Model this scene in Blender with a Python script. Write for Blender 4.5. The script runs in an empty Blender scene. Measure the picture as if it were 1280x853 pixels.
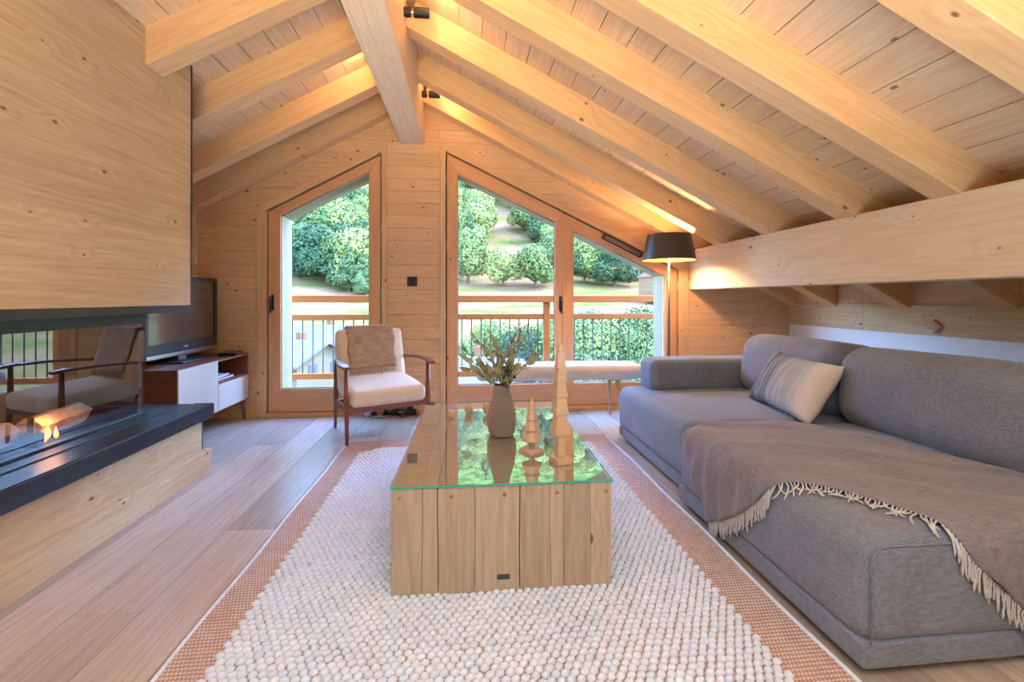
import bpy, bmesh, math, random
from mathutils import Vector, Matrix, noise
random.seed(7)
S = bpy.context.scene
COL = S.collection

# ------------------------------------------------------------------ camera
cam_d = bpy.data.cameras.new('camera'); cam = bpy.data.objects.new('camera', cam_d); COL.objects.link(cam)
S.camera = cam
FPX = 569.0
cam_d.sensor_fit = 'HORIZONTAL'; cam_d.sensor_width = 36.0; cam_d.lens = FPX / 1280 * 36
cam_d.shift_y = -(426.5 - 373.0) / 1280
cam_d.clip_start = 0.02; cam_d.clip_end = 2000
YAW = math.atan(57 / 569)
cam.location = (0, 0, 1.1); cam.rotation_euler = (math.pi / 2, 0, -YAW)

# ------------------------------------------------------------------ world, sun, lamps, exposure
W = bpy.data.worlds.new('sky'); S.world = W; W.use_nodes = True
wn = W.node_tree; bg = wn.nodes['Background']
skyt = wn.nodes.new('ShaderNodeTexSky'); skyt.sky_type = 'NISHITA'; skyt.sun_disc = False
skyt.sun_elevation = math.radians(52); skyt.sun_rotation = math.radians(100); skyt.air_density = 1.0; skyt.dust_density = 0.6; skyt.ozone_density = 1.5
tint = wn.nodes.new('ShaderNodeMix'); tint.data_type = 'RGBA'; tint.blend_type = 'MULTIPLY'; tint.inputs[0].default_value = 1.0
tint.inputs[7].default_value = (0.74, 0.90, 1.16, 1)
wn.links.new(skyt.outputs[0], tint.inputs[6]); wn.links.new(tint.outputs[2], bg.inputs[0]); bg.inputs[1].default_value = 7.0

def light(name, kind, loc, energy, color, size=None, sizey=None, aim=None, angle=None, spread=180):
    d = bpy.data.lights.new(name, kind); d.energy = energy; d.color = color
    o = bpy.data.objects.new(name, d); COL.objects.link(o); o.location = loc
    if kind == 'AREA':
        d.shape = 'RECTANGLE'; d.size = size; d.size_y = sizey; d.spread = math.radians(spread)
    elif kind == 'SUN': d.angle = angle
    elif size is not None: d.shadow_soft_size = size
    if aim is not None:
        o.rotation_euler = (Vector(aim)).to_track_quat('-Z', 'Y').to_euler()
    return o
light('sun', 'SUN', (5, 5, 20), 8.5, (1.0, 0.88, 0.66), aim=(-0.62, 0.10, -0.80), angle=0.012)
# unseen fill lights added behind the camera to brighten the room
light('rear_wall_fill', 'AREA', (0.3, -2.3, 1.9), 36, (1.0, 0.80, 0.52), 3.0, 0.5, aim=(0.0, -1, 0.30), spread=130)  # added warm fill, turned to the rear wall to bounce back
light('rafter_fill', 'AREA', (0.3, -1.1, 1.1), 50, (1.0, 0.62, 0.26), 3.4, 0.3, aim=(0.05, 0.74, 0.67), spread=72)  # added warm fill for the rafter sides, no real fixture
light('upward_fill', 'AREA', (0.2, -0.9, 0.30), 88, (0.54, 0.78, 1.0), 2.6, 1.4, aim=(0.0, 0.36, 0.93), spread=130)  # added cool fill imitating daylight thrown up from the floor
light('overhead_fill', 'AREA', (0.1, -0.3, 2.30), 24, (0.50, 0.76, 1.0), 1.6, 1.0, aim=(0.0, 0.25, -0.97), spread=140)  # added cool fill from above for rug and seats, no real lamp
S.view_settings.view_transform = 'Standard'; S.view_settings.look = 'None'
S.view_settings.exposure = 0.20; S.view_settings.gamma = 1.0; S.view_settings.use_curve_mapping = False

# ------------------------------------------------------------------ materials
def srgb(r, g, b):
    f = lambda c: (c / 255) / 12.92 if c / 255 <= 0.04045 else ((c / 255 + 0.055) / 1.055) ** 2.4
    return (f(r), f(g), f(b), 1)

class N:
    def __init__(s, name):
        s.m = bpy.data.materials.new(name); s.m.use_nodes = True; s.t = s.m.node_tree
        s.b = s.t.nodes['Principled BSDF']; s.out = s.t.nodes['Material Output']
    def new(s, typ, **kw):
        n = s.t.nodes.new(typ)
        for k, v in kw.items(): setattr(n, k, v)
        return n
    def link(s, a, b): s.t.links.new(a, b)
    def math(s, op, a, b=None, c=None):
        n = s.new('ShaderNodeMath', operation=op)
        for i, x in enumerate((a, b, c)):
            if x is None: continue
            if isinstance(x, (int, float)): n.inputs[i].default_value = x
            else: s.link(x, n.inputs[i])
        return n.outputs[0]
    def vmath(s, op, a, b):
        n = s.new('ShaderNodeVectorMath', operation=op)
        for i, x in enumerate((a, b)):
            if isinstance(x, (tuple, list)): n.inputs[i].default_value = x
            else: s.link(x, n.inputs[i])
        return n.outputs[0]
    def mix(s, fac, a, b, blend='MIX'):
        n = s.new('ShaderNodeMix', data_type='RGBA', blend_type=blend)
        for i, x in ((0, fac), (6, a), (7, b)):
            if isinstance(x, (int, float)): n.inputs[i].default_value = x
            elif isinstance(x, tuple): n.inputs[i].default_value = x
            else: s.link(x, n.inputs[i])
        return n.outputs[2]
    def ramp(s, fac, stops):
        n = s.new('ShaderNodeValToRGB'); e = n.color_ramp.elements
        while len(e) < len(stops): e.new(0.5)
        for i, (p, c) in enumerate(stops): e[i].position = p; e[i].color = c if len(c) == 4 else (*c, 1)
        s.link(fac, n.inputs[0]); return n.outputs[0]
    def noise(s, vec, scale, detail=3, rough=0.5, dist=0.0):
        n = s.new('ShaderNodeTexNoise'); s.link(vec, n.inputs['Vector'])
        n.inputs['Scale'].default_value = scale; n.inputs['Detail'].default_value = detail
        n.inputs['Roughness'].default_value = rough; n.inputs['Distortion'].default_value = dist
        return n.outputs[0]
    def bump(s, h, strength=0.2, dist=0.01):
        n = s.new('ShaderNodeBump'); n.inputs['Strength'].default_value = strength; n.inputs['Distance'].default_value = dist
        s.link(h, n.inputs['Height']); s.link(n.outputs[0], s.b.inputs['Normal'])
    def set(s, color=None, rough=None, metal=None, **kw):
        if color is not None:
            if isinstance(color, tuple): s.b.inputs['Base Color'].default_value = color
            else: s.link(color, s.b.inputs['Base Color'])
        if rough is not None: s.b.inputs['Roughness'].default_value = rough
        if metal is not None: s.b.inputs['Metallic'].default_value = metal
        for k, v in kw.items(): s.b.inputs[k.replace('_', ' ')].default_value = v
        return s.m

def wood(name, light_c, dark_c, rough=0.55, knots=0.3, grain=1.0, knot_c=(112, 66, 36), vary=0.12, cell=7.0, krad=0.055, rings=9.0, kz=0.15):
    n = N(name)
    tc = n.new('ShaderNodeTexCoord'); oi = n.new('ShaderNodeObjectInfo')
    comb = n.new('ShaderNodeCombineXYZ')
    for i, k in enumerate((37.0, 91.0, 13.0)): n.link(n.math('MULTIPLY', oi.outputs['Random'], k), comb.inputs[i])
    p = n.vmath('ADD', tc.outputs['Object'], comb.outputs[0])
    g = n.vmath('MULTIPLY', p, (0.9, 14.0, 14.0))
    low = n.noise(n.vmath('MULTIPLY', p, (0.35, 6.0, 6.0)), 1.0, 2)
    # knots
    sx = n.new('ShaderNodeSeparateXYZ'); n.link(p, sx.inputs[0]); cx = n.new('ShaderNodeCombineXYZ')
    n.link(n.math('MULTIPLY', sx.outputs[0], 0.6), cx.inputs[0]); n.link(n.math('ADD', sx.outputs[1], sx.outputs[2]), cx.inputs[1])
    kv = cx.outputs[0]
    vo = n.new('ShaderNodeTexVoronoi', voronoi_dimensions='2D'); n.link(kv, vo.inputs['Vector']); vo.inputs['Scale'].default_value = cell
    keep = n.new('ShaderNodeSeparateColor'); n.link(vo.outputs['Color'], keep.inputs[0])
    kept = n.math('LESS_THAN', keep.outputs[0], knots)
    rad = n.math('MULTIPLY', keep.outputs[1], krad)
    wob = n.math('MULTIPLY', n.noise(p, 60, 2), 0.03)
    dd = n.math('SUBTRACT', n.math('ADD', vo.outputs['Distance'], wob), n.math('ADD', rad, 0.045))
    kn = n.math('MULTIPLY', kept, n.math('SMOOTH_MIN', 1.0, n.math('MAXIMUM', n.math('MULTIPLY', dd, -28.0), 0.0), 0.05))
    halo = n.math('MULTIPLY', kept, n.math('MAXIMUM', n.math('SUBTRACT', 1.0, n.math('MULTIPLY', vo.outputs['Distance'], 2.6)), 0.0))
    # growth rings, bent around knots
    gx = n.math('ADD', n.math('MULTIPLY', low, rings), n.math('MULTIPLY', halo, 1.4))
    ring = n.math('ADD', 0.5, n.math('MULTIPLY', n.math('SINE', n.math('MULTIPLY', gx, 6.283)), 0.5))
    fine = n.noise(g, 6.0, 4, 0.6)
    f = n.math('ADD', n.math('MULTIPLY', ring, 0.20 * grain), n.math('MULTIPLY', fine, 0.95 * grain))
    f = n.math('SUBTRACT', f, 0.22)
    colr = n.ramp(f, [(0.0, srgb(*light_c)), (1.0, srgb(*dark_c))])
    tint = n.math('MULTIPLY', n.math('SUBTRACT', oi.outputs['Random'], 0.5), vary)
    big = n.math('MULTIPLY', n.math('SUBTRACT', n.noise(p, 1.1, 2), 0.5), vary * 1.2)
    hsv = n.new('ShaderNodeHueSaturation'); n.link(colr, hsv.inputs['Color'])
    n.link(n.math('ADD', 1.0, n.math('ADD', tint, big)), hsv.inputs['Value'])
    c2 = n.mix(n.math('MINIMUM', kn, 0.85), hsv.outputs[0], srgb(*knot_c))
    n.bump(n.math('ADD', f, n.math('MULTIPLY', kn, -0.5)), 0.08, 0.004)
    n.set(c2, rough)
    return n.m

SPRUCE = wood('spruce', (232, 196, 148), (202, 152, 102), 0.5, knots=0.36)
SPRUCE_LIT = wood('spruce_lit', (226, 204, 164), (184, 152, 108), 0.55, knots=0.26, grain=1.15)  # same spruce; the paler, less lamp-warmed light is put into the tint
BEAMW = wood('beam_spruce', (234, 196, 146), (202, 150, 96), 0.5, knots=0.26, cell=5.0, krad=0.04)
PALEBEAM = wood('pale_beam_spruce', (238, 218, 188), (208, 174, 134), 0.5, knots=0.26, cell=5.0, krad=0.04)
CEILW = wood('ceiling_spruce', (238, 208, 170), (206, 160, 114), 0.5, knots=0.30, cell=6.0)
LARCH = wood('door_larch', (226, 176, 126), (200, 142, 96), 0.42, knots=0.06, vary=0.06, rings=5)
OAKFLOOR = wood('oak_floor', (204, 188, 172), (156, 137, 120), 0.25, knots=0.06, cell=4.0, krad=0.02, vary=0.42, knot_c=(60, 40, 34), rings=12)
OAKTABLE = wood('old_oak', (202, 184, 158), (152, 130, 106), 0.6, knots=0.12, cell=5.0, krad=0.05, vary=0.20, knot_c=(92, 58, 38), rings=10)
WALNUT = wood('walnut', (142, 82, 56), (98, 52, 36), 0.35, knots=0.0, vary=0.1)
TEAK = wood('teak', (150, 88, 58), (110, 58, 38), 0.35, knots=0.0, vary=0.1)
RAILW = wood('railing_larch', (148, 89, 48), (122, 66, 34), 0.6, knots=0.1, vary=0.1)
LIGHTW = wood('carved_pine', (222, 190, 154), (190, 152, 116), 0.6, knots=0.0, vary=0.12)
BIRCH = wood('birch', (220, 180, 130), (192, 148, 98), 0.5, knots=0.0)
CHALETW = wood('chalet_board', (88, 60, 41), (62, 38, 25), 0.8, knots=0.0)

def plain(name, col, rough=0.5, metal=0.0, bumpy=0.0, scale=40, vary=0.0, **kw):
    n = N(name)
    if bumpy or vary:
        tc = n.new('ShaderNodeTexCoord'); nz = n.noise(tc.outputs['Object'], scale, 4)
        if bumpy: n.bump(nz, bumpy, 0.005)
        if vary:
            a = tuple(min(1, x * (1 + vary)) for x in srgb(*col)[:3]) + (1,)
            b = tuple(x * (1 - vary) for x in srgb(*col)[:3]) + (1,)
            return n.set(n.ramp(nz, [(0.3, a), (0.7, b)]), rough, metal, **kw)
    return n.set(srgb(*col), rough, metal, **kw)

STEEL = plain('blackened_steel', (62, 72, 74), 0.38, 0.55, 0.03, 6, 0.15)
SLABM = plain('hearth_slab_steel', (42, 48, 54), 0.33, 0.3, 0.03, 9, 0.30)
BLACK = plain('black_metal', (30, 29, 28), 0.45, 0.4)
BLACKP = plain('black_plastic', (22, 22, 24), 0.3)
IRON = plain('iron_baluster', (40, 40, 40), 0.6, 0.3)
WHITEP = plain('white_plaster', (236, 238, 240), 0.8, bumpy=0.05, scale=60)
CREAMP = plain('cream_render', (136, 128, 103), 0.85, bumpy=0.08, scale=80)
LACQ = plain('grey_lacquer', (206, 200, 192), 0.18)
SILVER = plain('brushed_steel', (190, 190, 190), 0.3, 1.0)
BLUEB = plain('blue_paper', (52, 96, 150), 0.5)
WHITEB = plain('white_paper', (225, 225, 225), 0.6)
SHADE_OUT = plain('lamp_shade_dark', (74, 66, 60), 0.42, 0.25)
SHADE_IN = plain('lamp_shade_inner', (226, 180, 110), 0.5, 0.3)
GRAPH = plain('tv_bezel', (52, 58, 62), 0.25)
SCREEN = plain('tv_screen', (12, 14, 14), 0.09, 0.0, Specular_IOR_Level=1.0)
SCREEN.node_tree.nodes['Principled BSDF'].inputs['Coat Weight'].default_value = 1.0
SCREEN.node_tree.nodes['Principled BSDF'].inputs['Coat IOR'].default_value = 2.2
SCREEN.node_tree.nodes['Principled BSDF'].inputs['Coat Roughness'].default_value = 0.24
FIREBACK = plain('firebox_lining', (30, 27, 26), 0.9, bumpy=0.2, scale=20)
BARKM = plain('bark', (62, 50, 40), 0.9, bumpy=0.3, scale=3)
ROOFM = plain('pale_metal_roof', (68, 68, 68), 0.45, 0.0, 0.05, 2, 0.06)
DARKGAP = plain('shadow_backing', (150, 108, 70), 0.9)
CERAM = plain('ball_wood', (214, 176, 122), 0.5, vary=0.15, scale=60)
TEALEDGE = plain('glass_edge', (60, 190, 180), 0.1)
TEALEDGE.node_tree.nodes['Principled BSDF'].inputs['Transmission Weight'].default_value = 0.3
STONEDECK = plain('deck_stone', (92, 89, 86), 0.8, bumpy=0.2, scale=10, vary=0.08)

def fabric(name, c1, c2, scale=900, rough=0.9, bump=0.35, axis_z=False):
    n = N(name); tc = n.new('ShaderNodeTexCoord')
    o = tc.outputs['Object']
    a = n.noise(n.vmath('MULTIPLY', o, (1.0, 0.12, 1.0)), scale * 0.35, 2, 0.6)
    b = n.noise(n.vmath('MULTIPLY', o, (0.12, 1.0, 0.3)), scale * 0.35, 2, 0.6)
    m = n.noise(o, 5, 3)
    f = n.math('ADD', n.math('MULTIPLY', n.math('ADD', a, b), 0.42), n.math('MULTIPLY', m, 0.2))
    n.bump(n.math('ADD', a, b), bump, 0.002)
    n.set(n.ramp(f, [(0.36, srgb(*c1)), (0.64, srgb(*c2))]), rough)
    n.b.inputs['Sheen Weight'].default_value = 0.25; n.b.inputs['Sheen Roughness'].default_value = 0.5
    return n.m
SOFAF = fabric('sofa_weave', (96, 103, 115), (138, 146, 162))
THROWF = fabric('throw_wool', (110, 106, 113), (145, 140, 147), 500)
FRINGE = fabric('fringe_wool', (196, 192, 188), (220, 216, 212), 300)
CREAMF = fabric('cream_upholstery', (226, 206, 176), (240, 224, 198), 600)
KNITF = fabric('knitted_throw', (150, 122, 96), (184, 156, 126), 160, bump=0.8)
BENCHF = fabric('bench_boucle', (206, 198, 188), (228, 222, 214), 300, bump=0.6)
RUGB = fabric('rug_base', (170, 142, 124), (200, 174, 158), 300)
WOOLW = fabric('rug_wool', (214, 222, 236), (238, 243, 252), 200, bump=0.5)

def rug_border():
    n = N('rug_border_weave'); tc = n.new('ShaderNodeTexCoord')
    v = n.new('ShaderNodeMapping'); n.link(tc.outputs['Object'], v.inputs[0]); v.inputs['Scale'].default_value = (84, 66, 1)
    s = n.new('ShaderNodeSeparateXYZ'); n.link(v.outputs[0], s.inputs[0])
    row = n.math('MODULO', n.math('FLOOR', s.outputs[1]), 2.0)
    fx = n.math('FRACT', n.math('ADD', s.outputs[0], n.math('MULTIPLY', row, 0.5)))
    fy = n.math('FRACT', s.outputs[1])
    dx = n.math('MULTIPLY', n.math('SUBTRACT', fx, 0.5), 2.0); dy = n.math('MULTIPLY', n.math('SUBTRACT', fy, 0.5), 2.0)
    r = n.math('ADD', n.math('MULTIPLY', dx, dx), n.math('MULTIPLY', dy, dy))
    nz = n.noise(tc.outputs['Object'], 30, 2)
    c = n.ramp(n.math('ADD', r, n.math('MULTIPLY', n.math('SUBTRACT', nz, 0.5), 0.9)), [(0.45, srgb(188, 138, 112)), (0.95, srgb(226, 212, 204))])
    n.bump(n.math('SUBTRACT', 1.2, r), 0.7, 0.004); n.set(c, 0.95)
    return n.m
BORDERM = rug_border()

def glassm(name, base=0.05, power=5.0, tint=(0.97, 1, 0.99, 1), rough=0.0, top=0.95):
    n = N(name); n.t.nodes.remove(n.b)
    lw = n.new('ShaderNodeLayerWeight'); lw.inputs[0].default_value = 0.5
    f = n.math('ADD', base, n.math('MULTIPLY', n.math('POWER', lw.outputs['Facing'], power), top - base))
    tr = n.new('ShaderNodeBsdfTransparent'); tr.inputs[0].default_value = tint
    gl = n.new('ShaderNodeBsdfGlossy'); gl.inputs['Roughness'].default_value = rough; gl.inputs[0].default_value = (0.95, 1, 1, 1)
    mx = n.new('ShaderNodeMixShader'); n.link(f, mx.inputs[0]); n.link(tr.outputs[0], mx.inputs[1]); n.link(gl.outputs[0], mx.inputs[2])
    n.link(mx.outputs[0], n.out.inputs[0]); return n.m
PANE = glassm('window_glass', 0.04)
FIREGLASS = glassm('fire_glass', 0.20, 2.6, (0.8, 0.8, 0.8, 1))
TABLEGLASS = glassm('table_glass', 0.12, 1.5, (0.94, 0.99, 0.98, 1), 0.0, 0.97)

def emis(name, col, st):
    n = N(name); n.b.inputs['Emission Color'].default_value = srgb(*col); n.b.inputs['Emission Strength'].default_value = st
    n.set(srgb(*col), 0.5); return n.m
FLAME = emis('flame', (255, 150, 50), 5.0)
BULB = emis('warm_bulb', (255, 205, 130), 14.0)
EMBER = emis('ember', (255, 110, 40), 2.0)

def leafm(name, c1, c2, transl=0.25):
    n = N(name); oi = n.new('ShaderNodeObjectInfo'); tc = n.new('ShaderNodeTexCoord')
    nz = n.noise(tc.outputs['Object'], 0.9, 3)
    f = n.math('ADD', n.math('MULTIPLY', nz, 0.7), n.math('MULTIPLY', oi.outputs['Random'], 0.35))
    n.set(n.ramp(f, [(0.3, srgb(*c1)), (0.8, srgb(*c2))]), 0.6)
    n.b.inputs['Transmission Weight'].default_value = 0.0
    n.b.inputs['Subsurface Weight'].default_value = 0.0
    return n.m
LEAF = leafm('tree_leaf', (50, 66, 34), (106, 112, 58))
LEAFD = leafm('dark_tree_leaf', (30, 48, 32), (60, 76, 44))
LEAFP = leafm('olive_leaf', (140, 138, 94), (186, 176, 128))

for m_ in (LEAF, LEAFD, RAILW, CREAMP, STONEDECK, ROOFM, CHALETW, BARKM):
    m_.node_tree.nodes['Principled BSDF'].inputs['Specular IOR Level'].default_value = 0.05
# ------------------------------------------------------------------ object helpers
def mesh(name, verts, faces, mat, smooth=False, mats=None, fm=None):
    me = bpy.data.meshes.new(name); me.from_pydata([tuple(v) for v in verts], [], faces)
    for m in (mats or [mat]): me.materials.append(m)
    if fm: me.polygons.foreach_set('material_index', fm)
    if smooth: me.polygons.foreach_set('use_smooth', [True] * len(me.polygons))
    me.update(); return me

def link(name, me, parent=None, matrix=None, loc=None, rot=None):
    o = bpy.data.objects.new(name, me); COL.objects.link(o)
    if parent is not None: o.parent = parent
    if matrix is not None: o.matrix_local = matrix
    if loc is not None: o.location = loc
    if rot is not None: o.rotation_euler = rot
    return o

def tag(o, label=None, cat=None, group=None, kind=None):
    if label: o['label'] = label
    if cat: o['category'] = cat
    if group: o['group'] = group
    if kind: o['kind'] = kind
    return o

def thing(name, label, cat, loc=(0, 0, 0), rz=0.0, group=None):
    o = link(name, None, loc=loc, rot=(0, 0, rz)); o.empty_display_size = 0.1
    return tag(o, label, cat, group)

def bevel(o, w, seg=2):
    m = o.modifiers.new('bevel', 'BEVEL'); m.width = w; m.segments = seg; m.limit_method = 'ANGLE'; m.angle_limit = math.radians(40)
    return o

class MB:
    """collects geometry for ONE mesh object"""
    def __init__(s): s.v = []; s.f = []
    def add(s, v, f):
        k = len(s.v); s.v += [Vector(x) for x in v]; s.f += [tuple(i + k for i in q) for q in f]; return s
    def box(s, x0, x1, y0, y1, z0, z1):
        v = [(x, y, z) for x in (x0, x1) for y in (y0, y1) for z in (z0, z1)]
        return s.add(v, [(0, 1, 3, 2), (4, 6, 7, 5), (0, 4, 5, 1), (2, 3, 7, 6), (0, 2, 6, 4), (1, 5, 7, 3)])
    def tube(s, pts, rad, n=10, caps=True):
        pts = [Vector(p) for p in pts]
        if not isinstance(rad, (list, tuple)): rad = [rad] * len(pts)
        rings = []; up = None
        for i, p in enumerate(pts):
            d = (pts[min(i + 1, len(pts) - 1)] - pts[max(i - 1, 0)]).normalized()
            if up is None: up = d.orthogonal().normalized()
            up = (up - d * up.dot(d)).normalized(); q = d.cross(up)
            rings.append([p + (up * math.cos(a) + q * math.sin(a)) * rad[i] for a in [2 * math.pi * k / n for k in range(n)]])
        v = [x for r in rings for x in r]; f = []
        for i in range(len(pts) - 1):
            for k in range(n):
                a, b = i * n + k, i * n + (k + 1) % n; f.append((a, b, b + n, a + n))
        if caps: f.append(tuple(range(n))[::-1]); f.append(tuple((len(pts) - 1) * n + k for k in range(n)))
        return s.add(v, f)
    def lathe(s, prof, n=24, c=(0, 0, 0)):
        v = [(c[0] + r * math.cos(2 * math.pi * k / n), c[1] + r * math.sin(2 * math.pi * k / n), c[2] + z) for r, z in prof for k in range(n)]
        f = [(i * n + k, i * n + (k + 1) % n, (i + 1) * n + (k + 1) % n, (i + 1) * n + k) for i in range(len(prof) - 1) for k in range(n)]
        return s.add(v, f)
    def prism(s, poly, vec):
        n = len(poly); vec = Vector(vec); v = [Vector(p) for p in poly]; v += [p + vec for p in v]
        f = [tuple(range(n))[::-1], tuple(range(n, 2 * n))] + [(i, (i + 1) % n, n + (i + 1) % n, n + i) for i in range(n)]
        return s.add(v, f)
    def fixn(s, me):
        bm = bmesh.new(); bm.from_mesh(me); bmesh.ops.recalc_face_normals(bm, faces=bm.faces); bm.to_mesh(me); bm.free(); return me
    def obj(s, name, mat, parent=None, smooth=False, bev=0, loc=None, rot=None, matrix=None):
        me = s.fixn(mesh(name, s.v, s.f, mat, smooth)); o = link(name, me, parent, matrix, loc, rot)
        if bev: bevel(o, bev)
        return o

def boxo(name, x0, x1, y0, y1, z0, z1, mat, parent=None, bev=0.0):
    """box whose object origin is at its centre and whose local x is its long side (for the grain)"""
    c = Vector(((x0 + x1) / 2, (y0 + y1) / 2, (z0 + z1) / 2)); d = [x1 - x0, y1 - y0, z1 - z0]
    ax = d.index(max(d))
    M = {0: Matrix.Identity(3), 1: Matrix(((0, -1, 0), (1, 0, 0), (0, 0, 1))), 2: Matrix(((0, 0, -1), (0, 1, 0), (1, 0, 0)))}[ax]
    h = {0: (d[0], d[1], d[2]), 1: (d[1], d[0], d[2]), 2: (d[2], d[1], d[0])}[ax]
    mb = MB(); mb.box(-h[0] / 2, h[0] / 2, -h[1] / 2, h[1] / 2, -h[2] / 2, h[2] / 2)
    o = mb.obj(name, mat, parent, bev=bev, matrix=Matrix.Translation(c) @ M.to_4x4())
    return o

def clip(poly, a, b, c):
    out = []
    for i in range(len(poly)):
        p, q = poly[i], poly[(i + 1) % len(poly)]
        dp = a * p[0] + b * p[1] - c; dq = a * q[0] + b * q[1] - c
        if dp <= 0: out.append(p)
        if (dp < 0 < dq) or (dq < 0 < dp):
            t = dp / (dp - dq); out.append((p[0] + (q[0] - p[0]) * t, p[1] + (q[1] - p[1]) * t))
    return out

def area(poly): return abs(sum(poly[i][0] * poly[(i + 1) % len(poly)][1] - poly[(i + 1) % len(poly)][0] * poly[i][1] for i in range(len(poly)))) / 2

def board(name, poly, org, ux, uy, thick, mat, parent, jitter=0.0, cham=0.0):
    """flat board: polygon in (s,t), s along the grain, extruded by thick along ux x uy"""
    ux = Vector(ux).normalized(); uy = Vector(uy).normalized(); n = ux.cross(uy)
    cx = sum(p[0] for p in poly) / len(poly); cy = sum(p[1] for p in poly) / len(poly)
    o = Vector(org) + ux * cx + uy * cy + n * (random.uniform(-jitter, jitter))
    M = Matrix((ux, uy, n)).transposed().to_4x4(); M.translation = o
    mb = MB(); mb.prism([(p[0] - cx, p[1] - cy, 0) for p in poly], (0, 0, thick))
    return mb.obj(name, mat, parent, matrix=M, bev=cham)

def boards(region, org, ux, uy, width, thick, mat, parent, name='plank', gap=0.003, length=None, jitter=0.001, start=None, mina=0.0006):
    t0 = min(p[1] for p in region) if start is None else start; t1 = max(p[1] for p in region)
    t = t0; row = 0
    while t < t1 - 1e-4:
        strip = clip(clip(region, 0, -1, -(t + gap / 2)), 0, 1, t + width - gap / 2)
        if len(strip) > 2 and area(strip) > mina:
            s0 = min(p[0] for p in strip); s1 = max(p[0] for p in strip)
            if length is None: cuts = [s0, s1]
            else:
                cuts = [s0]; x = s0 - random.uniform(0, length * 0.9) + length
                while x < s1: cuts.append(x); x += length * random.uniform(0.8, 1.15)
                cuts.append(s1)
            for a, b in zip(cuts, cuts[1:]):
                pc = clip(clip(strip, -1, 0, -(a + (gap / 3 if a > s0 else 0))), 1, 0, b - (gap / 3 if b < s1 else 0))
                if len(pc) > 2 and area(pc) > mina: board(name, pc, org, ux, uy, thick, mat, parent, jitter)
        t += width; row += 1

def rbox(hx, hy, hz, r, k=4, m=6, puff=(0, 0, 0), taper=None):
    """rounded box, half sizes, centred; dense at the rounding"""
    def axis(h):
        a = [h - r + r * math.tan(math.pi / 4 * i / k) for i in range(k + 1)]
        mid = [-(h - r) + 2 * (h - r) * i / m for i in range(m + 1)]
        return [-x for x in reversed(a)][:-1] + mid + a[1:]
    A = [axis(hx), axis(hy), axis(hz)]; L = [len(a) - 1 for a in A]; H = (hx, hy, hz)
    idx = {}; vs = []; fs = []
    def vid(i, j, l):
        key = (i, j, l)
        if key not in idx:
            p = [A[0][i], A[1][j], A[2][l]]; q = [max(-(H[t] - r), min(H[t] - r, p[t])) for t in range(3)]
            d = Vector([p[t] - q[t] for t in range(3)])
            if d.length > 1e-9: d = d.normalized() * r
            w = [q[t] + d[t] for t in range(3)]
            for t in range(3):
                u, v = (t + 1) % 3, (t + 2) % 3
                e = max(0, 1 - (w[u] / H[u]) ** 2) * max(0, 1 - (w[v] / H[v]) ** 2)
                w[t] += (w[t] / H[t]) * puff[t] * e
            idx[key] = len(vs); vs.append(Vector(w))
        return idx[key]
    for i in range(L[0]):
        for j in range(L[1]):
            for l in (0, L[2]):
                q = [vid(i, j, l), vid(i + 1, j, l), vid(i + 1, j + 1, l), vid(i, j + 1, l)]; fs.append(tuple(q if l else q[::-1]))
    for i in range(L[0]):
        for l in range(L[2]):
            for j in (0, L[1]):
                q = [vid(i, j, l), vid(i + 1, j, l), vid(i + 1, j, l + 1), vid(i, j, l + 1)]; fs.append(tuple(q if not j else q[::-1]))
    for j in range(L[1]):
        for l in range(L[2]):
            for i in (0, L[0]):
                q = [vid(i, j, l), vid(i, j + 1, l), vid(i, j + 1, l + 1), vid(i, j, l + 1)]; fs.append(tuple(q if i else q[::-1]))
    return vs, fs

def soft(name, c, half, r, mat, parent, puff=(0.01, 0.01, 0.015), rot=(0, 0, 0), m=8, warp=0.0, k=4):
    vs, fs = rbox(*half, r, k=k, m=m, puff=puff)
    if warp:
        off = Vector((c[0] * 3.1, c[1] * 2.7, 5)); vs = [v + Vector((noise.noise(v * 4 + off), noise.noise(v * 4 + off + Vector((9, 0, 0))), noise.noise(v * 4 + off + Vector((0, 9, 0))))) * warp for v in vs]
    return link(name, mesh(name, vs, fs, mat, True), parent, loc=c, rot=rot)

# ------------------------------------------------------------------ room constants
WY = 4.415; XL = -2.447; XR = 3.336; YB = -3.4
RX = -0.51
def zr(x): return 2.926 - 0.51 * (x + 0.40) if x > RX else 2.98 - 0.545 * (RX - x)
zr_ = zr
def zc(x): return zr(x) + 0.20          # underside of the ceiling boards
APEX = zc(RX + 1e-6)

# ---- floor
floor = MB().box(XL - 0.1, XR + 0.1, YB, WY + 0.02, -0.12, -0.021).obj('floor', DARKGAP); tag(floor, kind='structure')
fr = [(YB, XL), (WY, XL), (WY, XR), (YB, XR)]
# boards run along Y; s = Y, t = -X
boards([(YB, -XR), (WY, -XR), (WY, -XL), (YB, -XL)], (0, 0, -0.02), (0, 1, 0), (-1, 0, 0), 0.225, 0.02, OAKFLOOR, floor, gap=0.0026, length=2.1, jitter=0.0004, start=-XR - 0.03)

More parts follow.
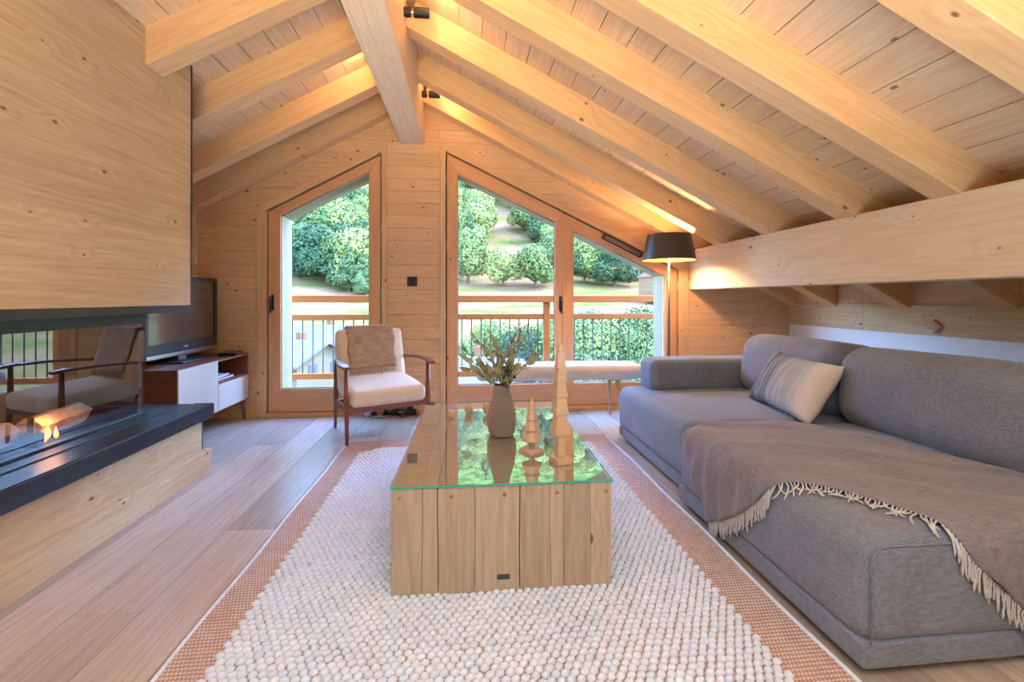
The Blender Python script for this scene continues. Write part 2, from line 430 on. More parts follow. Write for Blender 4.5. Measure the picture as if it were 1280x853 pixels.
# ---- far wall
wall = tag(MB().obj('wall_far', DARKGAP), kind='structure')
def prism_y(poly, y0, y1): return MB().prism([(x, y0, z) for x, z in poly], (0, y1 - y0, 0))
zl = lambda x: 1.95 + 0.545 * (x + 1.925)       # top line of the left opening (outer edge of its trim)
zd = lambda x: 2.605 - 0.492 * (x + 0.252)      # top line of the right opening
apex = (RX, APEX)
regs = [
    [(XL, 0), (-1.925, 0), (-1.925, 1.95), (-1.925, zc(-1.925)), (XL, zc(XL))],
    [(-1.925, 1.95), (-0.755, zl(-0.755)), (-0.755, zc(-0.755)), (-1.925, zc(-1.925))],
    [(-0.755, 0), (-0.252, 0), (-0.252, zc(-0.252)), apex, (-0.755, zc(-0.755))],
    [(-0.252, 2.605), (2.236, zd(2.236)), (2.236, zc(2.236)), (-0.252, zc(-0.252))],
    [(2.236, 0), (XR, 0), (XR, zc(XR)), (2.236, zc(2.236))]]
wb = MB()
OUT = [  # outer masonry with the openings a little wider than the glass
    [(XL - 0.4, -1), (-1.755, -1), (-1.755, zc(-1.755)), (XL - 0.4, zc(XL - 0.4))],
    [(-1.755, 1.885), (-0.90, 2.33), (-0.90, zc(-0.90)), (-1.755, zc(-1.755))],
    [(-0.90, -1), (-0.10, -1), (-0.10, zc(-0.10)), apex, (-0.90, zc(-0.90))],
    [(-0.10, 2.345), (2.035, 1.335), (2.035, zc(2.035)), (-0.10, zc(-0.10))],
    [(2.035, -1), (XR + 0.5, -1), (XR + 0.5, zc(XR + 0.5)), (2.035, zc(2.035))]]
for p in OUT: wb.prism([(x, 4.50, z) for x, z in p], (0, 0.30, 0))
for a, b in ((-1.755, -0.90), (-0.10, 2.035)): wb.box(a, b, 4.47, 4.80, -1, 0.03)
owall = wb.obj('wall_outer', CREAMP); tag(owall, kind='structure')
for rg in regs:
    # grain along X: s = X, t = Z, normal = X x Z = -Y, so the boards come into the room from WY+0.02
    boards(rg, (0, WY + 0.022, 0), (1, 0, 0), (0, 0, 1), 0.118, 0.022, SPRUCE, wall, start=0.0, gap=0.0024, jitter=0.0012)
bk = MB()
for rg in regs: bk.prism([(x, WY + 0.022, z) for x, z in rg], (0, 0.06, 0))
bk.obj('backing', DARKGAP, wall)

# ---- left wall, back wall
wl = tag(MB().box(XL - 0.12, XL - 0.022, YB, WY, 0, 2.3).obj('wall_left', DARKGAP), kind='structure')
boards([(YB, 0), (WY, 0), (WY, zc(XL)), (YB, zc(XL))], (XL - 0.022, 0, 0), (0, 1, 0), (0, 0, 1), 0.118, 0.022, SPRUCE, wl, start=0.0, gap=0.0024)
wbk = tag(MB().prism([(XL, YB, 0), (XR, YB, 0), (XR, YB, zc(XR)), (RX, YB, APEX), (XL, YB, zc(XL))], (0, -0.1, 0)).obj('wall_back', WHITEP), kind='structure')

# ---- knee wall on the right
wr = tag(MB().box(XR + 0.012, XR + 0.1, YB, WY, 0, 1.3).obj('wall_right', DARKGAP), kind='structure')
boxo('white_panel', XR - 0.0, XR + 0.02, YB, WY, 0.0, 0.83, plain('white_gloss_panel', (246, 250, 255), 0.35), wr)
boxo('upper_board', XR - 0.012, XR + 0.02, 1.0, WY - 0.9, 0.832, 1.052, SPRUCE_LIT, wr, 0.003)
boxo('upper_board', XR - 0.010, XR + 0.02, WY - 0.898, WY, 0.832, 1.052, SPRUCE_LIT, wr, 0.003)
boxo('upper_board', XR - 0.012, XR + 0.02, YB, 0.997, 0.832, 1.052, SPRUCE_LIT, wr, 0.003)
boxo('ledge', XR - 0.02, XR + 0.02, YB, WY, 1.054, 1.066, SPRUCE_LIT, wr, 0.002)
boxo('top_board', XR - 0.008, XR + 0.02, YB, WY, 1.067, 1.24, CEILW, wr)
dm = MB(); dm.prism([(XR - 0.012, 2.92 + a, 0.90 + b) for a, b in ((0.05, 0), (0, 0.05), (-0.05, 0), (0, -0.05))], (-0.025, 0, 0))
tag(dm.obj('diamond_block', LIGHTW, wr, bev=0.004), 'small square wooden block set on its corner')

# ---- ceiling: boards, rafters, ridge beam, low beam
ceil = tag(MB().obj('ceiling', DARKGAP), kind='structure')
kr = math.hypot(1, 0.51); kl = math.hypot(1, 0.545)
oR = Vector((RX, 0, APEX)); dR = Vector((1, 0, -0.51)).normalized()
dL = Vector((-1, 0, -0.545)).normalized(); oL = Vector((RX, 0, zc(RX - 1e-6)))
LR = (XR + 0.5 - RX) * kr; LL = (RX - XL + 0.4) * kl
# s along Y, t down the slope; thickness goes up
boards([(YB, 0), (4.9, 0), (4.9, LR), (YB, LR)], oR, (0, 1, 0), dR, 0.172, -0.02, CEILW, ceil, gap=0.004, jitter=0.001, length=3.4)
boards([(YB, 0), (4.9, 0), (4.9, LL), (YB, LL)], oL, (0, 1, 0), dL, 0.172, 0.02, CEILW, ceil, gap=0.004, jitter=0.001, length=3.4)
rb = MB()
for o_, d_, L_ in ((oR, dR, LR), (oL, dL, LL)):
    a = o_ + Vector((0, 0, 0.03)); b = a + d_ * L_
    rb.prism([(a.x, YB, a.z), (b.x, YB, b.z), (b.x, YB, b.z + 0.2), (a.x, YB, a.z + 0.2)], (0, 8.35, 0))
rb.obj('roof_backing', DARKGAP, ceil)
def rafter(y, side, w=0.14, dz=0.0):
    d_ = dR if side > 0 else dL; k_ = kr if side > 0 else kl
    x0 = -0.42 if side > 0 else -0.60; L_ = ((XR + 0.3 - x0) if side > 0 else (x0 - XL + 0.05)) * k_
    o_ = Vector((x0, y if side > 0 else y + w, zr(x0) + dz)); h = (0.215 - dz) / k_
    up = Vector((0, 1, 0)).cross(d_) * (-1 if side > 0 else 1)
    if up.z < 0: up = -up
    # s down the slope, t up across the rafter
    n_ = d_.cross(up); th = w if n_.y > 0 else -w
    o_ = Vector((x0, y, zr(x0) + dz))
    return board('rafter', [(0, 0), (L_, 0), (L_, h), (0, h)], o_, d_, up, th, BEAMW, ceil, 0, 0.004)
for y in (4.27, 3.79, 3.11, 2.425, 1.857, 1.20, 0.54, -0.12, -0.8, -1.5, -2.2, -2.9): rafter(y, 1)
rafter(4.27, -1, dz=-0.05)
for y in (3.84, 3.20, 2.59, 1.93, 1.27, 0.6, -0.06, -0.8, -1.5, -2.2, -2.9): rafter(y, -1)
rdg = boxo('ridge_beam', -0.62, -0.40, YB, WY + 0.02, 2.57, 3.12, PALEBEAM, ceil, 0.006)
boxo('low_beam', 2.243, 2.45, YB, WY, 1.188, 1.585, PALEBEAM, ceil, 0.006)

# ---- trims and doors
def trim_poly(name, outer, inner, y0, y1, mat, parent=None):
    n = len(outer); out = []
    for i in range(n - 1):
        a, b, c_, d_ = outer[i], outer[i + 1], inner[i + 1], inner[i]
        u = (Vector((b[0], 0, b[1])) - Vector((a[0], 0, a[1]))).normalized(); v = Vector((0, -1, 0)).cross(u) * -1
        v = u.cross(Vector((0, 1, 0)))
        org = Vector((a[0], y0, a[1]))
        pl = [((Vector((q[0], y0, q[1])) - org).dot(u), (Vector((q[0], y0, q[1])) - org).dot(v)) for q in (a, b, c_, d_)]
        nn = u.cross(v); th = (y1 - y0) * (1 if nn.y > 0 else -1)
        out.append(board(name, pl, org, u, v, th, mat, parent, 0, 0.003))
    return out
t1 = tag(MB().obj('trim_1', SPRUCE), kind='structure')
trim_poly('trim_board', [(-1.925, 0), (-1.925, 1.95), (-0.755, 2.588), (-0.755, 0)], [(-1.84, 0), (-1.84, 1.914), (-0.80, 2.482), (-0.80, 0)], WY - 0.012, WY + 0.06, SPRUCE, t1)
t2 = tag(MB().obj('trim_2', SPRUCE), kind='structure')
trim_poly('trim_board', [(-0.252, 0), (-0.252, 2.605), (2.236, zd(2.236)), (2.236, 0)], [(-0.199, 0), (-0.199, 2.514), (2.134, 1.390), (2.134, 0)], WY - 0.012, WY + 0.06, SPRUCE, t2)
t3 = tag(MB().obj('trim_3', SPRUCE), kind='structure')
boxo('sill_board', -1.84, -0.80, WY - 0.035, WY + 0.06, 0.0, 0.035, LARCH, t3, 0.003)
boxo('sill_board', -0.199, 2.134, WY - 0.035, WY + 0.06, 0.0, 0.035, LARCH, t3, 0.003)
t4 = tag(MB().obj('trim_4', SPRUCE), kind='structure')
boxo('plinth', XL, -1.93, WY - 0.01, WY, 0, 0.05, SPRUCE, t4); boxo('plinth', -0.75, -0.255, WY - 0.01, WY, 0, 0.05, SPRUCE, t4)

def handle(parent, x, z, y, flip=1):
    mb = MB(); mb.box(x - 0.013, x + 0.013, y - 0.008, y, z - 0.075, z + 0.075)
    a = mb.obj('handle_plate', BLACK, parent, bev=0.004)
    hb = MB(); hb.tube([(x, y - 0.004, z + 0.045), (x, y - 0.05, z + 0.045)], 0.009, 10)
    hb.tube([(x, y - 0.05, z + 0.052), (x, y - 0.052, z + 0.02), (x, y - 0.052, z - 0.095)], [0.010, 0.010, 0.008], 10)
    hb.obj('handle', BLACK, parent, smooth=True)
def hinges(parent, x, y, zs):
    for z in zs:
        MB().tube([(x, y - 0.008, z - 0.04), (x, y - 0.008, z - 0.002)], 0.009, 8).tube([(x, y - 0.008, z + 0.002), (x, y - 0.008, z + 0.04)], 0.009, 8).obj('hinge', SILVER, parent, smooth=False)
def leaf(parent, outer, glass, y0=WY + 0.012, y1=WY + 0.075):
    """outer/glass: BL, TL, TR, BR (x,z)"""
    cyc = lambda q: list(q) + [q[0]]
    names = ['stile', 'top_rail', 'stile', 'bottom_rail']
    O, G = cyc(outer), cyc(glass)
    for i in range(4):
        for o in trim_poly(names[i], O[i:i + 2], G[i:i + 2], y0, y1, LARCH, parent): pass
    g2 = [(p[0], p[1]) for p in glass]
    gm = MB().prism([(p[0], (y0 + y1) / 2, p[1]) for p in g2], (0, 0.0005, 0))
    v = [(p[0], (y0 + y1) / 2, p[1]) for p in g2]
    link('glass_pane', mesh('glass_pane', v, [(0, 1, 2, 3)], PANE), parent)
    s_ = 0.014  # dark rubber seal just inside the glass edge
    cx = sum(p[0] for p in g2) / 4; cz = sum(p[1] for p in g2) / 4
    inn = [(p[0] + (s_ if p[0] < cx else -s_) * 0.5, p[1] + (s_ if p[1] < cz else -s_) * 0.6) for p in g2]
    sb = MB(); GI = cyc(g2); II = cyc(inn)
    for i in range(4): sb.prism([(q[0], y0 + 0.018, q[1]) for q in (GI[i], GI[i + 1], II[i + 1], II[i])], (0, 0.006, 0))
    sb.obj('seal', plain_seal, parent)
plain_seal = plain('grey_seal', (120, 124, 124), 0.6)
d1 = tag(MB().obj('door_1', LARCH), kind='structure')
leaf(d1, [(-1.828, 0.04), (-1.828, 1.905), (-0.812, 2.459), (-0.812, 0.04)], [(-1.72, 0.254), (-1.72, 1.872), (-0.918, 2.300), (-0.918, 0.254)])
handle(d1, -1.790, 1.06, WY + 0.012); hinges(d1, -0.806, WY + 0.012, (0.35, 1.15, 1.75, 2.30))
d2 = tag(MB().obj('door_2', LARCH), kind='structure')
zi = lambda x: 2.500 - 0.4818 * (x + 0.199)
leaf(d2, [(-0.187, 0.04), (-0.187, zi(-0.187)), (0.958, zi(0.958)), (0.958, 0.04)], [(-0.085, 0.258), (-0.085, 2.300), (0.868, 1.856), (0.868, 0.258)])
leaf(d2, [(0.964, 0.04), (0.964, zi(0.964)), (2.122, zi(2.122)), (2.122, 0.04)], [(1.054, 0.258), (1.054, 1.764), (2.000, 1.326), (2.000, 0.258)])
handle(d2, 0.925, 1.045, WY + 0.012); hinges(d2, -0.193, WY + 0.012, (0.30, 0.95, 1.60, 2.25)); hinges(d2, 2.128, WY + 0.012, (0.30, 0.72, 1.22))
tag(boxo('cover_strip', 0.945, 0.978, WY + 0.004, WY + 0.014, 0.05, 1.93, LARCH, d2, 0.003))
# vent above the right leaf
v0 = Vector((1.335, WY - 0.002, 1.700)); v1 = Vector((1.735, WY - 0.002, 1.505)); u = (v1 - v0).normalized(); vv = u.cross(Vector((0, 1, 0)))
if vv.z < 0: vv = -vv
L_ = (v1 - v0).length
vt = board('air_vent', [(0, 0), (L_, 0), (L_, 0.045), (0, 0.045)], v0 + Vector((0, 0.014, 0)), u, vv, 0.03 * (-1 if u.cross(vv).y > 0 else 1), BLACKP, None, 0, 0.004)
tag(vt, 'slim black slanted air vent bar above the glass of the right door leaf', 'vent')
for k in range(2): board('vent_louver', [(0.02, 0.009 + 0.018 * k), (L_ - 0.02, 0.009 + 0.018 * k), (L_ - 0.02, 0.018 + 0.018 * k), (0.02, 0.018 + 0.018 * k)], v0 + Vector((0, -0.017, 0)), u, vv, 0.004 * (-1 if u.cross(vv).y > 0 else 1), SILVER, None, 0, 0.001).parent = vt
for ch in vt.children: ch.matrix_parent_inverse = vt.matrix_world.inverted() if False else ch.matrix_parent_inverse
bpy.context.view_layer.update()
for ch in list(vt.children): ch.matrix_parent_inverse = vt.matrix_world.inverted()

sw = thing('light_switch', 'small square black switch plate on the timber wall between the glass doors', 'switch', (-0.513, WY, 1.26))
MB().box(-0.047, 0.047, -0.010, 0, -0.047, 0.047).obj('plate', BLACKP, sw, bev=0.004)
MB().box(-0.03, 0.03, -0.014, -0.010, -0.03, 0.03).obj('rocker', BLACK, sw, bev=0.003)

# ------------------------------------------------------------------ fireplace
HX = -1.69; HYE = 3.0
fp = thing('fireplace', 'built-in fireplace with pale timber hood, black steel trim and long glass front', 'fireplace', (-1.9, 1.5, 0))
inv = Matrix.Translation(-Vector(fp.location))
def F(o):
    o.matrix_parent_inverse = inv; return o
# hood core + planks on the room side
zt = zc(HX)
F(MB().prism([(HX - 0.02, 0, 1.06), (XL, 0, 1.06), (XL, 0, zc(XL)), (HX - 0.02, 0, zt)], (0, HYE - 0.012, 0)).obj('hood_core', STEEL, fp))
bb = []
def hood_boards():
    t = 1.058; 
    while t < zt:
        w = 0.205
        poly = clip([(0.0, t + 0.0003), (HYE - 0.014, t + 0.0003), (HYE - 0.014, t + w - 0.0003), (0.0, t + w - 0.0003)], 0, 1, zt)
        if len(poly) > 2: F(board('plank', poly, (HX - 0.02, 0, 0), (0, 1, 0), (0, 0, 1), 0.02, SPRUCE_LIT, fp, 0.0003))
        t += w
hood_boards()
F(MB().box(XL, HX + 0.004, -0.0, HYE, 1.016, 1.057).obj('steel_band', STEEL, fp, bev=0.002))
F(MB().box(XL, HX + 0.004, HYE - 0.013, HYE, 1.057, zt - 0.0).obj('steel_edge', STEEL, fp, bev=0.001))
# firebox
GX = -1.85
F(MB().box(GX - 0.03, GX + 0.01, 0.0, 2.83, 0.955, 1.014).obj('steel_frame', STEEL, fp, bev=0.002))
F(MB().box(GX - 0.02, GX + 0.012, 0.0, 2.84, 0.428, 0.446).obj('steel_frame', STEEL, fp, bev=0.002))
F(MB().box(GX - 0.55, GX - 0.02, 0.0, 2.83, 0.425, 0.44).box(GX - 0.57, GX - 0.55, 0, 2.83, 0.44, 1.015).box(GX - 0.57, GX - 0.03, 0, 2.83, 1.0, 1.015).obj('firebox', FIREBACK, fp))
F(MB().box(GX - 0.55, GX - 0.02, 2.80, 2.83, 0.44, 1.0).obj('side_panel', FIREBACK, fp))
F(link('glass_pane', mesh('glass_pane', [(GX, 0.0, 0.446), (GX, 2.83, 0.446), (GX, 2.83, 0.955), (GX, 0.0, 0.955)], [(0, 1, 2, 3)], FIREGLASS), fp))
# hearth slab
F(MB().box(XL, -1.60, 0.0, 3.08, 0.345, 0.43).obj('hearth_slab', SLABM, fp, bev=0.004))
F(MB().box(GX + 0.03, GX + 0.10, 0.0, 2.86, 0.43, 0.436).obj('slab_inlay', STEEL, fp, bev=0.001))
F(MB().box(GX + 0.135, -1.604, 0.0, 3.075, 0.43, 0.434).obj('slab_inlay', SLABM, fp, bev=0.001))
# base
F(MB().box(XL, -1.675, 0.0, 3.02, 0, 0.345).obj('base_core', DARKGAP, fp))
F(board('plank', [(0, 0.14), (3.035, 0.14), (3.035, 0.344), (0, 0.344)], (-1.672, 0, 0), (0, 1, 0), (0, 0, 1), 0.02, SPRUCE_LIT, fp))
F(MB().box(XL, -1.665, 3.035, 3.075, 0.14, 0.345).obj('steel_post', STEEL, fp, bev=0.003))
F(board('plinth_board', [(0, 0), (3.10, 0), (3.10, 0.14), (0, 0.14)], (-1.665, 0, 0), (0, 1, 0), (0, 0, 1), 0.04, SPRUCE_LIT, fp, 0, 0.003))
F(board('plinth_board', [(0, 0), (0.74, 0), (0.74, 0.14), (0, 0.14)], (-1.70, 3.10, 0), (-1, 0, 0), (0, 0, 1), 0.03, SPRUCE_LIT, fp, 0, 0.003))

def log(y0, y1, x, z, r, label, tilt=0):
    o = thing('firewood_log', label, 'log', (x, (y0 + y1) / 2, z), 0)
    n = 9; L = (y1 - y0) / 2; mb = MB(); rnd = random.Random(int(y0 * 100))
    ang = [0.3, 1.2, 2.0, 2.9, 3.7, 4.6, 5.5]; pts = []
    for i in range(n):
        y = -L + 2 * L * i / (n - 1)
        pts.append([(r * (1 + 0.25 * math.sin(a * 2 + 1)) * math.cos(a) + 0.006 * math.sin(i * 1.3), y + rnd.uniform(-.01, .01) * (i in (0, n - 1)), r * math.sin(a) + tilt * y + 0.005 * rnd.random()) for a in ang])
    m = len(ang); v = [p for r_ in pts for p in r_]
    f = [(i * m + k, i * m + (k + 1) % m, (i + 1) * m + (k + 1) % m, (i + 1) * m + k) for i in range(n - 1) for k in range(m)]
    f += [tuple(range(m)), tuple((n - 1) * m + k for k in range(m))]
    mb.add(v, f).obj('split_wood', LOGM, o)
    return o
LOGM = plain('split_log', (226, 190, 160), 0.7, bumpy=0.4, scale=40, vary=0.12)
log(2.28, 2.56, -1.99, 0.500, 0.058, 'pale split log at the far end of the fire, behind the glass', 0.05)
log(1.35, 2.20, -2.00, 0.500, 0.058, 'longer split log at the near end of the fire, cut by the left frame edge', 0.0)
gr = thing('fire_grate', 'low dark burner bar holding the flames between the two logs', 'grate', (-1.98, 2.24, 0.44))
MB().box(-0.10, 0.10, -0.04, 0.0, 0, 0.06).obj('burner', FIREBACK, gr, bev=0.004)
MB().tube([(0.06, -0.02, 0.06), (0.06, -0.02, 0.13)], 0.012, 8).obj('burner_post', BLACK, gr)
fl = thing('flame', 'small orange flame licking up beside the far log', 'flame', (-1.93, 2.26, 0.445))
for k, (dy, h, w) in enumerate(((0.05, 0.095, 0.014), (0.022, 0.055, 0.011), (0.072, 0.06, 0.010), (-0.004, 0.075, 0.009))):
    pr = [(0.001, 0), (w * 0.8, h * 0.12), (w, h * 0.3), (w * 0.6, h * 0.6), (w * 0.25, h * 0.85), (0.001, h)]
    o = MB().lathe(pr, 10).obj('flame_tongue', FLAME, fl, smooth=True, loc=(0.01 * k, dy, 0)); o.rotation_euler = (0.15 * (-1) ** k, 0.1, 0)
light('fire_glow', 'POINT', (-1.91, 2.30, 0.56), 1.2, (1.0, 0.45, 0.15), 0.05)

# ------------------------------------------------------------------ TV cabinet
tcb = thing('tv_cabinet', 'low walnut TV cabinet with pale grey lacquered door and drawer', 'cabinet', (-2.21, 3.865, 0))
def T(name, x0, x1, y0, y1, z0, z1, mat, par=tcb, bev=0.002):
    o = boxo(name, x0, x1, y0, y1, z0, z1, mat, par, bev); o.matrix_parent_inverse = Matrix.Translation(-Vector((-2.21, 3.865, 0))); return o
T('top_panel', -2.44, -1.984, 3.352, 4.385, 0.585, 0.602, WALNUT); T('bottom_panel', -2.44, -1.984, 3.352, 4.385, 0.187, 0.204, WALNUT)
T('side_panel', -2.44, -1.984, 3.352, 3.370, 0.204, 0.585, WALNUT); T('side_panel', -2.44, -1.984, 4.367, 4.385, 0.204, 0.585, WALNUT)
T('divider', -2.43, -1.990, 3.862, 3.878, 0.204, 0.585, WALNUT); T('back_panel', -2.44, -2.425, 3.37, 4.367, 0.204, 0.585, WALNUT)
T('shelf', -2.42, -1.990, 3.878, 4.367, 0.408, 0.422, WALNUT)
T('door', -2.003, -1.981, 3.362, 3.868, 0.192, 0.598, LACQ); T('drawer', -2.003, -1.981, 3.874, 4.380, 0.192, 0.404, LACQ)
for x in (-2.40, -2.02):
    for y in (3.40, 4.35):
        o = MB().tube([(x, y, 0.187), (x + (0.012 if x > -2.2 else -0.012), y + (0.01 if y > 3.8 else -0.01), 0.0)], [0.019, 0.010], 10).obj('leg', WALNUT, tcb, smooth=True)
        o.matrix_parent_inverse = Matrix.Translation(-Vector((-2.21, 3.865, 0)))
bk1 = thing('book', 'blue book lying lowest in the open niche of the TV cabinet', 'book', (-2.12, 4.06, 0.422))
MB().box(-0.10, 0.10, -0.13, 0.13, 0, 0.016).obj('cover', BLUEB, bk1, bev=0.002); MB().box(-0.095, 0.102, -0.126, 0.126, 0.003, 0.013).obj('pages', WHITEB, bk1)
bk2 = thing('book', 'thin white booklet on top of the blue book in the cabinet niche', 'book', (-2.13, 4.05, 0.439), 0.08)
MB().box(-0.09, 0.09, -0.12, 0.12, 0, 0.012).obj('cover', WHITEB, bk2, bev=0.001)
rt = thing('media_box', 'flat black set-top box beside the television stand on the cabinet', 'media box', (-2.06, 4.22, 0.602), 0.15)
MB().box(-0.07, 0.07, -0.10, 0.10, 0.004, 0.030).obj('case', BLACKP, rt, bev=0.004)
MB().box(0.0700, 0.0715, -0.03, 0.03, 0.012, 0.020).obj('front_window', SILVER, rt)
for a in (-0.05, 0.05):
    for b in (-0.08, 0.08): MB().box(a - 0.01, a + 0.01, b - 0.01, b + 0.01, 0, 0.005).obj('foot', BLACKP, rt)

tv = thing('television', 'flat television with dark blue-grey frame standing on the walnut cabinet', 'television', (-2.26, 3.905, 0.602))
W2, Z0, Z1 = 0.465, 0.058, 0.676
MB().box(-0.045, 0.0, -W2, W2, Z0, Z1).box(-0.09, -0.045, -W2 * 0.7, W2 * 0.7, Z0 + 0.08, Z1 - 0.08).obj('housing', GRAPH, tv, bev=0.008)
fb = MB()
for a in ((-W2, W2, Z1 - 0.036, Z1), (-W2, W2, Z0, Z0 + 0.10), (-W2, -W2 + 0.036, Z0 + 0.10, Z1 - 0.036), (W2 - 0.036, W2, Z0 + 0.10, Z1 - 0.036)): fb.box(0.0, 0.014, *a)
fb.obj('bezel', GRAPH, tv, bev=0.003)
MB().box(0.0, 0.004, -W2 + 0.036, W2 - 0.036, Z0 + 0.10, Z1 - 0.036).obj('screen', SCREEN, tv)
MB().box(0.0141, 0.017, -W2 + 0.01, W2 - 0.01, Z0 - 0.006, Z0 + 0.02).obj('silver_lip', SILVER, tv, bev=0.002)
MB().box(0.0141, 0.0155, -0.03, 0.03, Z0 + 0.052, Z0 + 0.062).obj('badge', SILVER, tv)
MB().box(-0.05, -0.01, -0.05, 0.05, 0.012, Z0 + 0.02).obj('neck', SILVER, tv, bev=0.004)
bv, bf = rbox(0.13, 0.24, 0.007, 0.006, 2, 2); link('stand_base', mesh('stand_base', bv, bf, BLACKP, True), tv, loc=(0.0, 0.0, 0.007))

# ------------------------------------------------------------------ rug
RX0, RX1, RY0, RY1 = -0.885, 1.105, 0.35, 3.56
rug = thing('rug', 'large chunky white wool rug with a terracotta woven border', 'rug', (0.11, 1.95, 0))
RI = Matrix.Translation(-Vector(rug.location))
def R_(o): o.matrix_parent_inverse = RI; return o
BL, BR, BT = 0.14, 0.195, 0.15
R_(boxo('backing', RX0 + 0.01, RX1 - 0.01, RY0, RY1 - 0.01, 0.001, 0.008, RUGB, rug))
def wavy(poly_pts, name):
    pass
def band(name, x0, x1, y0, y1):
    nx, ny = max(2, int((x1 - x0) / 0.05)), max(2, int((y1 - y0) / 0.05)); v = []; f = []
    for j in range(ny + 1):
        for i in range(nx + 1):
            x = x0 + (x1 - x0) * i / nx; y = y0 + (y1 - y0) * j / ny
            v.append((x + (0.006 * noise.noise(Vector((x * 3, y * 4, 1))) if i in (0, nx) else 0), y, 0.012 + 0.002 * noise.noise(Vector((x * 9, y * 9, 0)))))
    for j in range(ny):
        for i in range(nx): a = j * (nx + 1) + i; f.append((a, a + 1, a + nx + 2, a + nx + 1))
    return R_(link(name, mesh(name, v, f, BORDERM, True), rug))
band('border_band', RX0, RX0 + BL + 0.03, RY0, RY1); band('border_band', RX1 - BR - 0.03, RX1, RY0, RY1)
band('border_band', RX0 + BL + 0.03, RX1 - BR - 0.03, RY1 - BT - 0.02, RY1)
# rolled white edge cord
def cord(name, pts, r=0.008):
    R_(MB().tube(pts, r, 6).obj(name, WOOLW, rug, smooth=True))
cord('edge_cord', [(RX0 + 0.004 * math.sin(y * 7), y, 0.010) for y in [RY0 + (RY1 - RY0) * i / 60 for i in range(61)]])
cord('edge_cord', [(RX1 + 0.004 * math.sin(y * 7), y, 0.010) for y in [RY0 + (RY1 - RY0) * i / 60 for i in range(61)]])
# knots
kv = []; kf = []
sx_, sy_ = 0.0290, 0.0240
prof = [(1.0, 0.0), (0.93, 0.45), (0.62, 0.82), (0.0, 1.0)]
ny = int((RY1 - BT - RY0) / sy_); nx = int((RX1 - BR - RX0 - BL) / sx_)
rk = random.Random(3)
for j in range(ny):
    for i in range(nx + 1):
        x = RX0 + BL + i * sx_ + (sx_ * 0.5 if j % 2 else 0) + rk.uniform(-.002, .002)
        y = RY0 + j * sy_ + rk.uniform(-.002, .002)
        if y > 3.10 and x < RX0 + BL + 0.30 and (y - 3.10) + (RX0 + BL + 0.30 - x) * 0.8 > 0.42: continue
        y += 0.012 * math.sin(x * 5.0)
        rx, ry, hz = 0.0155 * rk.uniform(.9, 1.1), 0.0117 * rk.uniform(.9, 1.1), 0.0130 * rk.uniform(.85, 1.15)
        b = len(kv); ca, sa = math.cos(0.35), math.sin(0.35)
        for rr, zz in prof[:-1]:
            for q in range(7):
                a = 2 * math.pi * q / 7; px, py = rx * rr * math.cos(a), ry * rr * math.sin(a)
                kv.append((x + px * ca - py * sa, y + px * sa + py * ca, 0.010 + hz * zz))
        kv.append((x, y, 0.010 + hz))
        for l in range(2):
            for q in range(7): kf.append((b + l * 7 + q, b + l * 7 + (q + 1) % 7, b + (l + 1) * 7 + (q + 1) % 7, b + (l + 1) * 7 + q))
        for q in range(7): kf.append((b + 14 + q, b + 14 + (q + 1) % 7, b + 21))
R_(tag(link('wool_knots', mesh('wool_knots', kv, kf, WOOLW, True), rug), kind='stuff'))

# ------------------------------------------------------------------ coffee table
TX0, TX1, TY0, TY1, TZ = -0.272, 0.546, 1.68, 3.03, 0.405
tb = thing('coffee_table', 'low coffee table of old oak planks standing on the white rug', 'table', ((TX0 + TX1) / 2, TY0, 0), -0.012)
TI = Matrix.Translation(-Vector(((TX0 + TX1) / 2, TY0, 0)))
def C_(o): o.matrix_parent_inverse = TI; return o
seams = [TX0, -0.162, -0.105, 0.032, 0.198, 0.313, 0.364, 0.463, TX1]
rw = random.Random(5)
def plank_wavy(name, xa, xb, s0, s1, org_fn, th):
    pass
def crack_edge(x, j):   # shared slightly wandering seam
    return lambda t: x + 0.006 * noise.noise(Vector((t * 3.0, j * 7.7, 0))) if 0 < j < len(seams) - 1 else x
for j in range(len(seams) - 1):
    ea, eb = crack_edge(seams[j], j), crack_edge(seams[j + 1], j + 1); g = 0.0007 if j not in (2, 4) else 0.0016
    g2 = 0.0007 if j + 1 not in (2, 4) else 0.0016
    def pl(t0, t1, n=9):
        ts = [t0 + (t1 - t0) * i / n for i in range(n + 1)]
        return [(t, -(ea(t) + g)) for t in ts] + [(t, -(eb(t) - g2)) for t in reversed(ts)]
    # front and back panels: grain along Z ; frame s=Z, t=-X ; normal = Z x (-X) = -Y
    C_(board('front_plank', [(p[0], p[1]) for p in pl(0.016, TZ)], (0, TY0 + 0.04, 0), (0, 0, 1), (-1, 0, 0), 0.04, OAKTABLE, tb, 0.0006, 0.0012))
    C_(board('back_plank', pl(0.016, TZ), (0, TY1, 0), (0, 0, 1), (-1, 0, 0), 0.04, OAKTABLE, tb, 0.0006, 0.0012))
    # top: s=Y, t=-X, normal = Y x -X = Z
    C_(board('top_plank', pl(TY0 + 0.041, TY1 - 0.041, 14), (0, 0, TZ - 0.04), (0, 1, 0), (-1, 0, 0), 0.04, OAKTABLE, tb, 0.0006, 0.0012))
C_(MB().box(TX0 + 0.01, TX1 - 0.01, TY0 + 0.035, TY0 + 0.045, 0.03, TZ - 0.01).obj('inner_panel', plain('dark_crack', (40, 28, 20), 0.9), tb))
for x in (-0.242, -0.055, 0.141, 0.337, 0.525):
    C_(MB().tube([(x, TY0 + 0.004, 0.372), (x, TY0 - 0.0015, 0.372)], 0.0075, 12).obj('dowel', plain_dowel if 'plain_dowel' in globals() else globals().setdefault('plain_dowel', wood('dowel', (176, 132, 88), (140, 98, 62), 0.6, knots=0)), tb))
